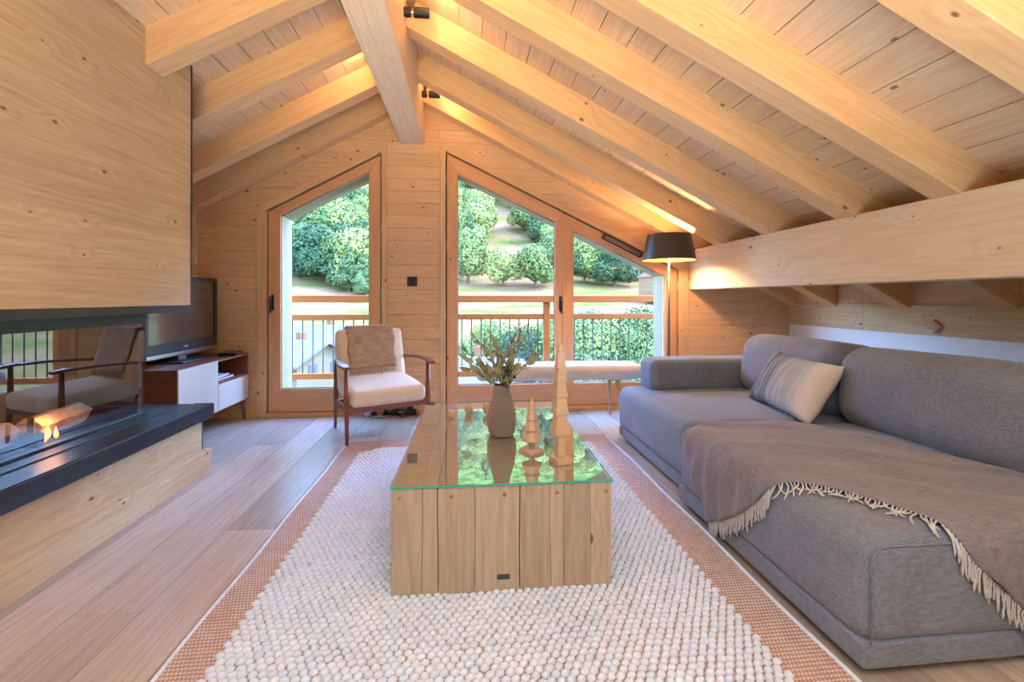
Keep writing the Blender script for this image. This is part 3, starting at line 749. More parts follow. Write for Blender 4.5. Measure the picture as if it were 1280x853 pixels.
C_(MB().box(0.113, 0.160, TY0 - 0.0025, TY0 + 0.001, 0.060, 0.078).obj('metal_badge', plain('pewter', (96, 100, 108), 0.4, 0.7), tb, bev=0.001))
# glass sheet lying on the top
gl = thing('glass_sheet', 'clear glass sheet with teal edge lying on the coffee table top', 'glass sheet', ((TX0 + TX1) / 2, TY0, 0), -0.012)
gv = [(x, y, z) for x in (TX0 - 0.002, TX1 + 0.004) for y in (TY0 - 0.006, TY1 + 0.003) for z in (TZ + 0.003, TZ + 0.011)]
gf = [(0, 1, 3, 2), (4, 6, 7, 5), (0, 4, 5, 1), (2, 3, 7, 6), (1, 5, 7, 3)]
o = link('sheet', mesh('sheet', gv, gf, None, mats=[TEALEDGE, TABLEGLASS], fm=[0, 0, 0, 0, 1]), gl); o.matrix_parent_inverse = TI
GZ = TZ + 0.011

# vase
vs_ = thing('vase', 'bulbous grey-brown vase covered in small raised beads', 'vase', (0.176, 2.276, GZ))
prof = [(0.0, 0.0), (0.052, 0.0), (0.062, 0.02), (0.070, 0.055), (0.069, 0.09), (0.060, 0.14), (0.046, 0.19), (0.037, 0.225), (0.036, 0.25), (0.030, 0.25), (0.030, 0.20), (0.0, 0.19)]
VASEM = plain('stoneware', (168, 150, 134), 0.75, bumpy=0.1, scale=80, vary=0.12)
MB().lathe(prof, 28).obj('body', plain('stoneware_dark', (118, 104, 96), 0.8), vs_, smooth=True)
import bisect
def prad(z):
    p = prof[1:9]
    for a, b in zip(p, p[1:]):
        if a[1] <= z <= b[1]: return a[0] + (b[0] - a[0]) * (z - a[1]) / (b[1] - a[1])
    return 0.036
bead = MB(); 
def ico(c, r, sq=(1, 1, 1)):
    t = (1 + 5 ** .5) / 2; V = [(-1, t, 0), (1, t, 0), (-1, -t, 0), (1, -t, 0), (0, -1, t), (0, 1, t), (0, -1, -t), (0, 1, -t), (t, 0, -1), (t, 0, 1), (-t, 0, -1), (-t, 0, 1)]
    k = r / math.hypot(1, t); v = [(c[0] + a * k * sq[0], c[1] + b * k * sq[1], c[2] + d * k * sq[2]) for a, b, d in V]
    return v, [(0, 11, 5), (0, 5, 1), (0, 1, 7), (0, 7, 10), (0, 10, 11), (1, 5, 9), (5, 11, 4), (11, 10, 2), (10, 7, 6), (7, 1, 8), (3, 9, 4), (3, 4, 2), (3, 2, 6), (3, 6, 8), (3, 8, 9), (4, 9, 5), (2, 4, 11), (6, 2, 10), (8, 6, 7), (9, 8, 1)]
z = 0.008; row = 0
while z < 0.248:
    r = prad(z); n = max(12, int(2 * math.pi * 0.055 / 0.0105))
    for k in range(n):
        a = 2 * math.pi * (k + 0.5 * (row % 2)) / n; bead.add(*ico((r * math.cos(a), r * math.sin(a), z), 0.0052 * min(1, r / 0.055 + 0.15)))
    z += 0.0098; row += 1
tag(bead.obj('beads', VASEM, vs_, smooth=True), kind='stuff')

# branch bouquet
bq = thing('olive_bouquet', 'bunch of olive-green leafy twigs with dark berries in the beaded vase', 'twigs', (0.176, 2.276, GZ + 0.2))
rp = random.Random(11)
leafme = mesh('leaf', [(0, 0, 0), (0.008, -0.0075, 0.002), (0.010, 0, 0.0), (0.008, 0.0075, 0.002), (0.024, -0.0085, 0.003), (0.026, 0, 0.0), (0.024, 0.0085, 0.003), (0.044, 0, -0.003)],
              [(0, 1, 2), (0, 2, 3), (1, 4, 5, 2), (2, 5, 6, 3), (4, 7, 5), (5, 7, 6)], LEAFP, True)
tips = [(-0.21, 0.02, 0.22), (-0.17, -0.05, 0.17), (-0.13, 0.05, 0.26), (-0.09, -0.04, 0.24), (-0.05, 0.05, 0.28), (-0.11, 0, 0.12), (0.0, 0.02, 0.20), (0.03, -0.04, 0.22), (0.06, 0.03, 0.26), (0.11, 0.0, 0.31), (0.13, 0.04, 0.28), (0.19, 0.02, 0.17), (0.045, -0.02, 0.16), (-0.15, 0.02, 0.10), (0.08, -0.05, 0.12), (-0.03, -0.05, 0.13)]
for ti, (tx, ty, tz) in enumerate(tips):
    base = Vector((rp.uniform(-.012, .012), rp.uniform(-.012, .012), -0.02)); top = Vector((tx, ty, tz + 0.02))
    mid = base.lerp(top, 0.5) + Vector((-tx * 0.18, -ty * 0.18, 0.03)); pts = []
    for i in range(9):
        t = i / 8; pts.append(base * (1 - t) ** 2 + mid * 2 * t * (1 - t) + top * t * t)
    twig = MB().tube(pts, [0.0022 - 0.0013 * i / 8 for i in range(9)], 5).obj('twig', BARKM, bq, smooth=True)
    dense = 3 if abs(tx) < 0.09 else 2
    for i in range(3, 9):
        for q in range(dense if i < 8 else 1):
            if abs(tx) > 0.12 and i < 5 : continue
            p = pts[i]; d = (pts[i] - pts[i - 1]).normalized()
            out = (d + Vector((rp.uniform(-1, 1), rp.uniform(-1, 1), rp.uniform(-0.5, 0.8))) * 0.8).normalized()
            sc = rp.uniform(0.85, 1.35) * (1.25 if tz < 0.18 else 0.9)
            M = out.to_track_quat('X', 'Z').to_matrix().to_4x4(); M = Matrix.Translation(p) @ M @ Matrix.Rotation(rp.uniform(0, 6.3), 4, 'X') @ Matrix.Scale(sc, 4)
            link('leaf', leafme, twig, matrix=M)
BERRY = plain('dark_berry', (40, 44, 70), 0.4)
bme = mesh('berry', *ico((0, 0, 0), 0.007), BERRY, True)
for k in range(22):
    link('berry', bme, bq, loc=(0.035 + rp.uniform(-.03, .03), -0.04 + rp.uniform(-.02, .02), 0.085 + rp.uniform(-.05, .07)))

# wooden balls
def ball(x, y, r, label):
    o = thing('wooden_ball', label, 'ball', (x, y, GZ), 0, None)
    pr = [(max(0.0005, r * math.sin(math.pi * i / 10)), r - r * math.cos(math.pi * i / 10) * (1.0)) for i in range(11)]
    MB().lathe([(a * 0.97 if 0.2 < i < 10 else a, b * 1.05) for i, (a, b) in enumerate(pr)], 18).obj('ball_body', CERAM, o, smooth=True)
    MB().tube([(0, 0, 2.06 * r), (0.001, 0, 2.06 * r + 0.006)], 0.003, 6).obj('stub', BARKM, o)
ball(-0.085, 2.63, 0.0235, 'leftmost small wooden ball, just off the glass reflection edge')
ball(0.015, 2.70, 0.0265, 'middle wooden ball between the leftmost ball and the vase')
ball(0.128, 2.68, 0.034, 'largest wooden ball, half hidden behind the beaded vase')

# carved trees
def star_tree(name, label, x, y, h, rmax, tiers, rz, basew, trunk, kmin=0.22):
    o = thing(name, label, 'wooden tree', (x, y, GZ), rz)
    bz = basew * 0.20
    v, f = rbox(basew / 2, basew / 2, bz / 2, 0.002, 1, 1); link('foot_block', mesh('foot_block', v, f, LIGHTW), o, loc=(0, 0, bz / 2))
    MB().box(-rmax * 0.20, rmax * 0.20, -rmax * 0.20, rmax * 0.20, bz, bz + trunk).obj('trunk', LIGHTW, o, bev=0.001)
    z0 = bz + trunk; H = h - z0
    for i in range(tiers):
        f0 = 1 - i / tiers * (1 - kmin) ; f1 = f0 * 0.52 if i < tiers - 1 else 0.12
        za, zb = z0 + H * i / tiers, z0 + H * (i + 1) / tiers + H * 0.02
        r0, r1 = rmax * f0, rmax * f1
        ph = random.uniform(-.12, .12); mb = MB(); vv = []
        for (r, z_) in ((r0 * 0.92, za), (r0, za + 0.004), (r1, zb if i < tiers - 1 else h)):
            for a in range(4):
                for s_ in (-0.34, 0.34):
                    an = math.pi / 2 * a + math.pi / 4 + s_ + ph; vv.append((r * math.cos(an), r * math.sin(an), z_))
        ff = [(l * 8 + k, l * 8 + (k + 1) % 8, (l + 1) * 8 + (k + 1) % 8, (l + 1) * 8 + k) for l in range(2) for k in range(8)] + [tuple(range(8))[::-1], tuple(range(16, 24))]
        mb.add(vv, ff).obj('tier', LIGHTW, o, bev=0.0008)
    return o
star_tree('carved_tree', 'short carved wooden fir tree with jagged tiers beside the vase', 0.290, 2.010, 0.235, 0.047, 4, 0.55, 0.078, 0.035)
# tall slim tree: notched square post
def slim_tree():
    o = thing('carved_tree', 'tall slender carved wooden tree with stepped notches, nearest the table corner', 'wooden tree', (0.390, 1.875, GZ), 0.30)
    v, f = rbox(0.033, 0.042, 0.011, 0.002, 1, 1); link('foot_block', mesh('foot_block', v, f, LIGHTW), o, loc=(0, 0, 0.011))
    MB().box(-0.016, 0.016, -0.016, 0.016, 0.022, 0.12).obj('trunk', LIGHTW, o, bev=0.001)
    lv = [(0.115, 0.20, 0.034, 0.022), (0.20, 0.272, 0.031, 0.020), (0.272, 0.335, 0.028, 0.018), (0.335, 0.395, 0.025, 0.015), (0.395, 0.49, 0.020, 0.008)]
    for za, zb, r0, r1 in lv:
        p = [(-r0, -r0 * .8, za), (r0, -r0 * .8, za), (r0, r0 * .8, za), (-r0, r0 * .8, za)]; q = [(-r1, -r1 * .8, zb), (r1, -r1 * .8, zb), (r1, r1 * .8, zb), (-r1, r1 * .8, zb)]
        MB().add(p + q, [(3, 2, 1, 0), (4, 5, 6, 7), (0, 1, 5, 4), (1, 2, 6, 5), (2, 3, 7, 6), (3, 0, 4, 7)]).obj('tier', LIGHTW, o, bev=0.0012)
slim_tree()

# ------------------------------------------------------------------ sofa
sf = thing('sofa', 'wide grey woven modular sofa with one low arm and two back cushions', 'sofa', (1.9, 2.35, 0))
SI = Matrix.Translation(-Vector(sf.location))
def SO(o): o.matrix_parent_inverse = SI; return o
def sbox(name, x0, x1, y0, y1, z0, z1, r, puff=(0.006, 0.006, 0.012), m=10, warp=0.004, mat=SOFAF, rot=(0, 0, 0)):
    return SO(soft(name, ((x0 + x1) / 2, (y0 + y1) / 2, (z0 + z1) / 2), ((x1 - x0) / 2, (y1 - y0) / 2, (z1 - z0) / 2), r, mat, sf, puff, rot, m, warp))
sbox('seat_module', 1.130, 2.75, 1.195, 2.352, 0.085, 0.415, 0.065, puff=(0.004, 0.004, 0.02))
sbox('seat_module', 1.185, 2.75, 2.362, 3.50, 0.085, 0.415, 0.075, puff=(0.008, 0.006, 0.018))
sbox('base_panel', 1.135, 2.74, 1.200, 2.350, 0.026, 0.105, 0.012, (0, 0, 0), 2, 0)
sbox('base_panel', 1.200, 2.74, 2.365, 3.49, 0.026, 0.105, 0.012, (0, 0, 0), 2, 0)
sbox('arm', 1.36, 2.74, 3.23, 3.50, 0.40, 0.642, 0.055, (0.0, 0.01, 0.006))
def backc(y0, y1, top, xf=2.03):
    o = sbox('back_cushion', xf, xf + 0.42, y0, y1, 0.395, top, 0.12, (0.02, 0.012, 0.012), 10, 0.006)
    o.rotation_euler = (0, 0.12, 0); return o
backc(2.372, 3.262, 0.826); backc(1.10, 2.366, 0.826, 2.03)
# piping on the near end of the seat
pz = []
x0, x1, zt_, zb_ = 1.158, 2.6, 0.382, 0.105; yy = 1.1945
for a in range(0, 9):
    an = math.pi - a * math.pi / 16; pz.append((x0 + 0.05 + 0.05 * math.cos(an), yy + 0.004, zt_ - 0.05 + 0.05 * math.sin(an)))
SO(MB().tube([(x0, yy + 0.004, zb_)] + pz + [(1.6, yy - 0.004, zt_ + 0.004), (x1, yy + 0.004, zt_)], 0.0028, 6).obj('piping', SOFAF, sf, smooth=True))
for x, y in ((1.26, 3.40), (2.6, 3.40), (1.24, 2.50), (2.6, 2.5), (1.20, 1.27), (2.6, 1.27), (1.20, 2.25)):
    SO(MB().tube([(x, y, 0.0), (x, y, 0.03)], 0.022, 10).obj('foot', BLACKP, sf))

# cushion
def pillow():
    n = N('striped_pillow'); tc = n.new('ShaderNodeTexCoord'); s = n.new('ShaderNodeSeparateXYZ'); n.link(tc.outputs['Object'], s.inputs[0])
    g = n.math('ADD', n.math('DIVIDE', s.outputs[0], 0.62), 0.5)
    st = n.math('FRACT', n.math('MULTIPLY', s.outputs[0], 46.0)); st2 = n.noise(n.vmath('MULTIPLY', tc.outputs['Object'], (60, 3, 3)), 1.0, 2)
    c = n.ramp(g, [(0.0, srgb(98, 102, 112)), (0.33, srgb(112, 116, 126)), (0.42, srgb(156, 158, 164)), (0.74, srgb(184, 182, 180)), (0.86, srgb(224, 214, 200))])
    c = n.mix(n.math('MULTIPLY', n.math('GREATER_THAN', st2, 0.55), 0.30), c, srgb(222, 214, 204))
    w = n.noise(n.vmath('MULTIPLY', tc.outputs['Object'], (1, 0.2, 0.2)), 260, 2)
    n.bump(n.math('ADD', w, n.math('MULTIPLY', st2, 1.5)), 0.5, 0.003); n.set(c, 0.95)
    NX, NY = 30, 20; v = []; f = []
    A, B = 0.305, 0.185
    for sgn in (1, -1):
        for j in range(NY + 1):
            for i in range(NX + 1):
                u, w_ = -1 + 2 * i / NX, -1 + 2 * j / NY
                k = (1 - abs(u) ** 2.6) * (1 - abs(w_) ** 2.6); t = 0.085 * max(0, k) ** 0.45 * sgn
                pin = 1 - 0.06 * (1 - u * u) if abs(w_) > 0.8 else 1
                x = u * A * (1 - 0.05 * (1 - w_ * w_) * abs(u)); y = w_ * B * (1 - 0.07 * (1 - u * u))
                p = Vector((x, y, t)); p += Vector((noise.noise(p * 9), noise.noise(p * 9 + Vector((5, 5, 5))), noise.noise(p * 8 + Vector((1, 9, 5))))) * 0.010 * max(0, k) ** .2
                v.append(p)
    K = (NX + 1) * (NY + 1)
    for s_ in (0, 1):
        for j in range(NY):
            for i in range(NX):
                a = s_ * K + j * (NX + 1) + i; q = (a, a + 1, a + NX + 2, a + NX + 1); f.append(q if s_ == 0 else q[::-1])
    me = mesh('throw_pillow', v, f, n.m, True)
    bm = bmesh.new(); bm.from_mesh(me); bmesh.ops.remove_doubles(bm, verts=bm.verts, dist=0.0008); bm.to_mesh(me); bm.free()
    o = link('throw_pillow', me)
    ux = Vector((-0.10, -1.0, -0.03)).normalized(); nn = Vector((-0.86, 0.06, 0.52)); nn = (nn - ux * nn.dot(ux)).normalized(); uy = nn.cross(ux)
    M = Matrix((ux, uy, nn)).transposed().to_4x4(); M.translation = (1.945, 2.555, 0.585); o.matrix_local = M
    tag(o, 'oblong cushion fading from grey to cream, leaning on the sofa back', 'cushion')
pillow()

# throw blanket over the near seat
X0, Y0, HT, RR = 1.126, 1.190, 0.4175, 0.065
def wrap(x, y, off=0.0):
    def ax(a):
        if a <= 0: return None
        if a < RR * math.pi / 2:
            t = a / RR; return (RR - RR * math.sin(t), -RR + RR * math.cos(t), t)
        return (0.0, -RR - (a - RR * math.pi / 2), math.pi / 2)
    ra, rb_ = ax(X0 + RR - x), ax(Y0 + RR - y)
    px, py, pz_ = x, y, HT
    n = Vector((0, 0, 1))
    if ra: px = X0 + ra[0]; pz_ += ra[1]; n = Vector((-math.sin(ra[2]), 0, math.cos(ra[2])))
    if rb_ and not ra: py = Y0 + rb_[0]; pz_ += rb_[1]; n = Vector((0, -math.sin(rb_[2]), math.cos(rb_[2])))
    cx = max(0, 1 - ((px - 1.94) / 0.81) ** 2) * max(0, 1 - ((py - 1.77) / 0.58) ** 2)
    pz_ += 0.018 * cx
    return Vector((px, py, pz_)) + n * off, n
def poly_at(pts, s):
    L = [0]; 
    for a, b in zip(pts, pts[1:]): L.append(L[-1] + math.dist(a, b))
    t = s * L[-1]
    for i in range(len(pts) - 1):
        if t <= L[i + 1] + 1e-9:
            k = (t - L[i]) / (L[i + 1] - L[i]); return (pts[i][0] + (pts[i + 1][0] - pts[i][0]) * k, pts[i][1] + (pts[i + 1][1] - pts[i][1]) * k)
    return pts[-1]
def smooth_poly(pts, it=2):
    for _ in range(it):
        q = [pts[0]]
        for a, b in zip(pts, pts[1:]): q += [(a[0] * .75 + b[0] * .25, a[1] * .75 + b[1] * .25), (a[0] * .25 + b[0] * .75, a[1] * .25 + b[1] * .75)]
        pts = q + [pts[-1]]
    return pts
LOW = smooth_poly([(0.80, 2.01), (0.90, 1.83), (1.00, 1.70), (1.13, 1.58), (1.25, 1.51), (1.33, 1.40), (1.40, 1.27), (1.44, 1.15), (1.54, 1.07), (1.63, 0.98), (1.78, 0.88), (2.0, 0.82)])
UPP = smooth_poly([(1.235, 2.275), (1.5, 2.27), (1.78, 2.24), (1.86, 2.05), (1.93, 1.78), (2.02, 1.60), (2.06, 1.40), (2.08, 1.20), (2.10, 0.98)])
NS, NT = 110, 50; bv = []; bf = []
for i in range(NS + 1):
    s_ = i / NS; a = poly_at(LOW, s_); b = poly_at(UPP, s_)
    for j in range(NT + 1):
        t = j / NT; x = a[0] + (b[0] - a[0]) * t; y = a[1] + (b[1] - a[1]) * t
        w = 0.011 + 0.010 * abs(math.sin(t * 5.2 + 2.5 * s_ + 1.5 * noise.noise(Vector((x * 2, y * 2, 0))))) ** 3 + 0.012 * (0.5 + noise.noise(Vector((x * 4, y * 7, 3)))) + 0.010 * max(0, math.sin((x * 0.6 + y) * 17 + 2.0 * noise.noise(Vector((x * 3, y * 3, 7))))) ** 4
        w = 0.008 + (w - 0.008) * min(1.0, 0.15 + t * 3.0)
        if x < X0 + RR: w += 0.007 * (1 + math.sin(y * 55 + x * 6)) * min(1, (X0 + RR - x) * 6)
        if y < Y0 + RR: w += 0.006 * (1 + math.sin(x * 50)) * min(1, (Y0 + RR - y) * 6)
        bv.append(wrap(x, y, w)[0])
for i in range(NS):
    for j in range(NT): a = i * (NT + 1) + j; bf.append((a, a + 1, a + NT + 2, a + NT + 1))
blk = thing('throw_blanket', 'taupe wool blanket with cream fringe draped over the near sofa seat', 'blanket', (1.5, 1.7, 0.43))
BI = Matrix.Translation(-Vector(blk.location))
o = link('cloth', mesh('cloth', bv, bf, THROWF, True), blk); o.matrix_parent_inverse = BI
m_ = o.modifiers.new('s', 'SOLIDIFY'); m_.thickness = 0.006; m_.offset = 0
rf = random.Random(21); fg = MB(); NF = 150
for k in range(NF):
    s_ = (k + 0.5) / NF; a = Vector(poly_at(LOW, s_)); b = Vector(poly_at(LOW, min(1, s_ + 0.01))); c_ = Vector(poly_at(LOW, max(0, s_ - 0.01)))
    tan = (b - c_).normalized(); out = Vector((tan.y, -tan.x))
    if out.dot(Vector((-1, -1))) < 0: out = -out
    # hanging strands fall straight down, lying ones curl
    hang = a.x < X0 + RR * 0.3 or a.y < Y0 + RR * 0.6
    L_ = rf.uniform(0.055, 0.085); curl = rf.uniform(-2.2, 2.2) if not hang else rf.uniform(-.35, .35)
    if hang: out = (Vector((-1, 0)) if a.x < X0 + RR * .3 else Vector((0, -1))) 
    ang0 = rf.uniform(-.4, .4) if not hang else rf.uniform(-.12, .12); p = a.copy(); pts = []
    for i in range(8):
        pos, nn = wrap(p.x, p.y, 0.0065 + 0.003 * rf.random() + (0.003 if i == 0 else 0)); pts.append(pos)
        an = ang0 + curl * (i / 7); d = Vector((out.x * math.cos(an) - out.y * math.sin(an), out.x * math.sin(an) + out.y * math.cos(an))); p += d * L_ / 7
    fg.tube(pts, [0.0030] * 7 + [0.0022], 5)
o = fg.obj('fringe', FRINGE, blk, smooth=True); o.matrix_parent_inverse = BI; tag(o, 'cream knotted fringe', kind='stuff')

# ------------------------------------------------------------------ armchair
ac = thing('armchair', 'low wooden armchair with cream cushions and dark slender arms', 'armchair', (-0.716, 3.86, 0), math.radians(25.8))
AW = 0.318; AB = 0.292
def leg(x, y, zt, lean):
    MB().tube([(x + lean[0], y + lean[1], 0), (x, y, 0.30), (x, y, zt)], [0.011, 0.020, 0.015], 12).obj('leg', TEAK, ac, smooth=True)
leg(-AW, -0.27, 0.585, (0.0, -0.02)); leg(AW, -0.27, 0.585, (0.0, -0.02))
leg(-AB, 0.27, 0.585, (0, 0.03)); leg(AB, 0.27, 0.585, (0, 0.03))
def arm(sx):
    pts = [(sx * (AW + 0.012), -0.335, 0.585), (sx * (AW + 0.018), -0.24, 0.598), (sx * (AW + 0.008), -0.05, 0.600), (sx * (AB + 0.005), 0.16, 0.590), (sx * (AB - 0.01), 0.30, 0.580)]
    wd = [0.026, 0.036, 0.026, 0.020, 0.014]; v = []; f = []
    P = []
    for i in range(17):
        t = i / 16 * 4; k = min(3, int(t)); q = t - k; q = q * q * (3 - 2 * q)
        P.append((Vector(pts[k]).lerp(Vector(pts[k + 1]), t - k), wd[k] + (wd[k + 1] - wd[k]) * q))
    for p, w in P:
        for a, b in ((-1, -.6), (-.7, -1), (.7, -1), (1, -.6), (1, .6), (.7, 1), (-.7, 1), (-1, .6)): v.append((p.x + a * w, p.y, p.z + b * 0.011))
    for i in range(16):
        for k in range(8): f.append((i * 8 + k, i * 8 + (k + 1) % 8, (i + 1) * 8 + (k + 1) % 8, (i + 1) * 8 + k))
    f += [tuple(range(8)), tuple(128 + k for k in range(8))]
    MB().add(v, f).obj('armrest', TEAK, ac, smooth=False, bev=0.002)
arm(-1); arm(1)
for sx in (-1, 1): MB().prism([(sx * (AW - 0.012), -0.27, 0.245), (sx * (AW - 0.012), -0.27, 0.295), (sx * (AB - 0.012), 0.27, 0.235), (sx * (AB - 0.012), 0.27, 0.185)][:4] and [(sx * (AW + 0.01), -0.27, 0.250), (sx * (AW + 0.01), -0.27, 0.300), (sx * (AB + 0.01), 0.28, 0.245), (sx * (AB + 0.01), 0.28, 0.195)], (-sx * 0.022, 0, 0)).obj('side_rail', TEAK, ac, bev=0.003)
MB().box(-AW, AW, -0.285, -0.262, 0.240, 0.300).obj('front_rail', TEAK, ac, bev=0.004)
MB().box(-AB, AB, 0.255, 0.278, 0.20, 0.245).obj('back_rail', TEAK, ac, bev=0.004)
for k in range(4): MB().box(-AB + 0.03, AB - 0.03, -0.22 + 0.13 * k, -0.17 + 0.13 * k, 0.262 - 0.02 * k, 0.272 - 0.02 * k).obj('slat', TEAK, ac)
tag(soft('seat_cushion', (0, -0.035, 0.362), (0.290, 0.285, 0.064), 0.040, CREAMF, ac, (0.008, 0.006, 0.016), (0.07, 0, 0), 8, 0.004), 'cream seat cushion')
bc = soft('back_cushion', (0, 0.285, 0.595), (0.285, 0.060, 0.235), 0.040, CREAMF, ac, (0.006, 0.022, 0.008), (-0.27, 0, 0), 8, 0.004)
tag(bc, 'cream back cushion')
for sx in (-1, 1): MB().tube([(sx * 0.20, 0.25, 0.22), (sx * 0.20, 0.40, 0.72)], 0.012, 8).obj('back_spindle', TEAK, ac)
# knitted throw over the chair back
kt = thing('knitted_throw', 'short beige knitted throw hung over the armchair back', 'throw', (-0.716, 3.86, 0), math.radians(25.8))
B = bc.matrix_local.to_3x3(); bloc = Vector((0, 0.285, 0.595))
B = Matrix.Rotation(-0.27, 3, 'X')
kvv = []; kff = []; NX, NY = 26, 34
def kpath(t):   # t 0 (front lower edge) .. 1 (behind): returns local (y,z), normal
    F_ = 0.36; R = 0.045
    s_ = t * 0.62
    if s_ < F_: return Vector((0, -0.082, -0.115 + s_ * 1.0)) , Vector((0, -1, 0))
    a = (s_ - F_) / 0.062
    if a < math.pi * 0.93: return Vector((0, -0.0 - 0.082 * math.cos(a), 0.245 + 0.012 * math.sin(a) + 0.0)), Vector((0, -math.cos(a), math.sin(a)))
    return Vector((0, 0.082, 0.245 - (s_ - F_ - 0.062 * math.pi * 0.93))), Vector((0, 1, 0))
for j in range(NY + 1):
    for i in range(NX + 1):
        x = -0.205 + 0.40 * i / NX; p, nn = kpath(j / NY)
        q = Vector((x + 0.006 * math.sin(j * 0.6), p.y, p.z)) + nn * (0.006 + 0.004 * noise.noise(Vector((x * 14, j * 0.2, 0))))
        kvv.append(bloc + B @ q)
for j in range(NY):
    for i in range(NX): a = j * (NX + 1) + i; kff.append((a, a + 1, a + NX + 2, a + NX + 1))
o = link('cloth', mesh('cloth', kvv, kff, KNITF, True), kt); m_ = o.modifiers.new('s', 'SOLIDIFY'); m_.thickness = 0.007; m_.offset = 0
kf_ = MB()
for k in range(48):
    x = -0.205 + 0.40 * (k + .5) / 48; pts = []
    for i in range(4): pts.append(bloc + B @ Vector((x + rf.uniform(-.003, .003), -0.088 - 0.004 * (i == 1), -0.113 - 0.018 * i * rf.uniform(.8, 1.1))))
    kf_.tube(pts, 0.0022, 5)
tag(kf_.obj('fringe', KNITF, kt, smooth=True), kind='stuff')

# ------------------------------------------------------------------ bench
bn = thing('bench', 'white upholstered window bench on tapered wooden legs', 'bench', (0.828, 4.035, 0), 0.0)
vs2, fs2 = rbox(0.745, 0.185, 0.062, 0.055, 5, 8, puff=(0.0, 0.0, 0.010))
vs2 = [Vector((p.x, p.y * (1 - 0.25 * max(0, (abs(p.x) - 0.62) / 0.125) ** 2), p.z)) for p in vs2]
link('seat', mesh('seat', vs2, fs2, BENCHF, True), bn, loc=(0, 0, 0.448))
for x in (-0.50, 0.50):
    for y in (-0.115, 0.115):
        MB().tube([(x, y, 0.39), (x + math.copysign(0.03, x), y + math.copysign(0.05, y), 0.0)], [0.021, 0.011], 12).obj('leg', BIRCH, bn, smooth=True)
    MB().box(x - 0.035, x + 0.035, -0.14, 0.14, 0.380, 0.392).obj('leg_plate', BIRCH, bn)

# ------------------------------------------------------------------ floor lamp
lp = thing('floor_lamp', 'tall floor lamp with dark drum shade behind the sofa arm', 'lamp', (1.819, 3.95, 0))
MB().lathe([(0, 0), (0.15, 0), (0.15, 0.012), (0.02, 0.018), (0.012, 0.03)], 32).obj('base', BLACK, lp, smooth=False)
MB().tube([(0, 0, 0.02), (0, 0, 1.50)], 0.011, 12).obj('pole', plain('lamp_pole', (120, 110, 100), 0.3, 0.9), lp, smooth=True)
sh = MB().lathe([(0.232, 1.442), (0.190, 1.672)], 40).obj('lamp_shade', SHADE_OUT, lp, smooth=True)
MB().lathe([(0.229, 1.443), (0.187, 1.671)], 40).obj('shade_lining', SHADE_IN, sh, smooth=True)
MB().tube([(-0.19, 0, 1.60), (0.19, 0, 1.60)], 0.003, 6).tube([(0, -0.19, 1.60), (0, 0.19, 1.60)], 0.003, 6).tube([(0, 0, 1.49), (0, 0, 1.60)], 0.006, 8).obj('spider', BLACK, sh)
MB().tube([(0.218, -0.01, 1.545), (0.240, -0.012, 1.545)], 0.010, 10).obj('shade_screw', BLACK, sh)
MB().lathe([(0.001, 1.50), (0.028, 1.52), (0.033, 1.548), (0.022, 1.575), (0.001, 1.585)], 16).obj('bulb', BULB, lp, smooth=True)
light('lamp_bulb_light', 'POINT', (1.819, 3.88, 1.53), 30, (1.0, 0.66, 0.34), 0.035)

# ------------------------------------------------------------------ ridge spotlights
def spot(y, label, L=0.15):
    o = thing('spotlight', label, 'spotlight', (-0.40, y, 2.945), 0)
    MB().tube([(0, 0, 0), (0.045, 0, 0)], 0.030, 20).obj('mount', BLACK, o, smooth=False, bev=0.003)
    MB().tube([(0.045, 0, 0), (0.062, 0, 0)], 0.014, 14).obj('joint', SILVER, o)
    MB().tube([(0.062, 0, 0), (0.062 + L - 0.05, 0, 0)], 0.032, 20).obj('head', BLACK, o, bev=0.003)
    return o
spot(2.985, 'black cylinder spotlight on the ridge beam nearest the camera')
spot(4.17, 'black cylinder spotlight on the ridge beam close to the far wall')
for x, y in ((-0.29, 2.80), (-0.27, 4.10), (-0.73, 3.55), (-0.29, 2.2)):
    d_ = light('ridge_strip_light', 'AREA', (x, y, 3.04), 5.0, (1.0, 0.72, 0.36), 0.04, 0.30, aim=(1 if x > RX else -1, 0, 0.15))
    strip = boxo('led_strip', x - 0.014 * (1 if x > RX else -1) - 0.004, x - 0.014 * (1 if x > RX else -1) + 0.004, y - 0.15, y + 0.15, 3.03, 3.05, BULB, ceil)

# ------------------------------------------------------------------ small figures on the floor by the wall
tr = thing('tealight_tray', 'flat beige tray with dark candle pins on the floor under the armchair', 'tray', (-0.80, 4.36, 0))
MB().lathe([(0, 0), (0.085, 0), (0.09, 0.010), (0.075, 0.008), (0, 0.006)], 24).obj('dish', plain('beige_dish', (196, 172, 148), 0.6), tr)
for dx in (-0.055, 0.05): MB().tube([(dx, 0, 0.006), (dx, 0, 0.125)], [0.009, 0.009], 8).lathe([(0, 0.006), (0.03, 0.008), (0.022, 0.035), (0.008, 0.05)], 12, (dx, 0, 0)).obj('candle_pin', BLACK, tr)
cp = thing('glass_tealight', 'small blue-white tealight cup at the left end of the floor ornaments', 'tealight', (-0.915, 4.33, 0))
MB().lathe([(0, 0), (0.022, 0), (0.028, 0.05), (0.025, 0.05), (0.02, 0.006), (0, 0.006)], 18).obj('cup', plain('blue_white_glass', (190, 205, 225), 0.15), cp, smooth=True)
MB().lathe([(0, 0.006), (0.018, 0.006), (0.018, 0.035), (0, 0.035)], 14).obj('candle', plain('navy_wax', (40, 60, 110), 0.5), cp)
bd = thing('bird_ornament', 'black bird-shaped ornament with white breast beside the tray', 'ornament', (-0.645, 4.36, 0), 0.2)
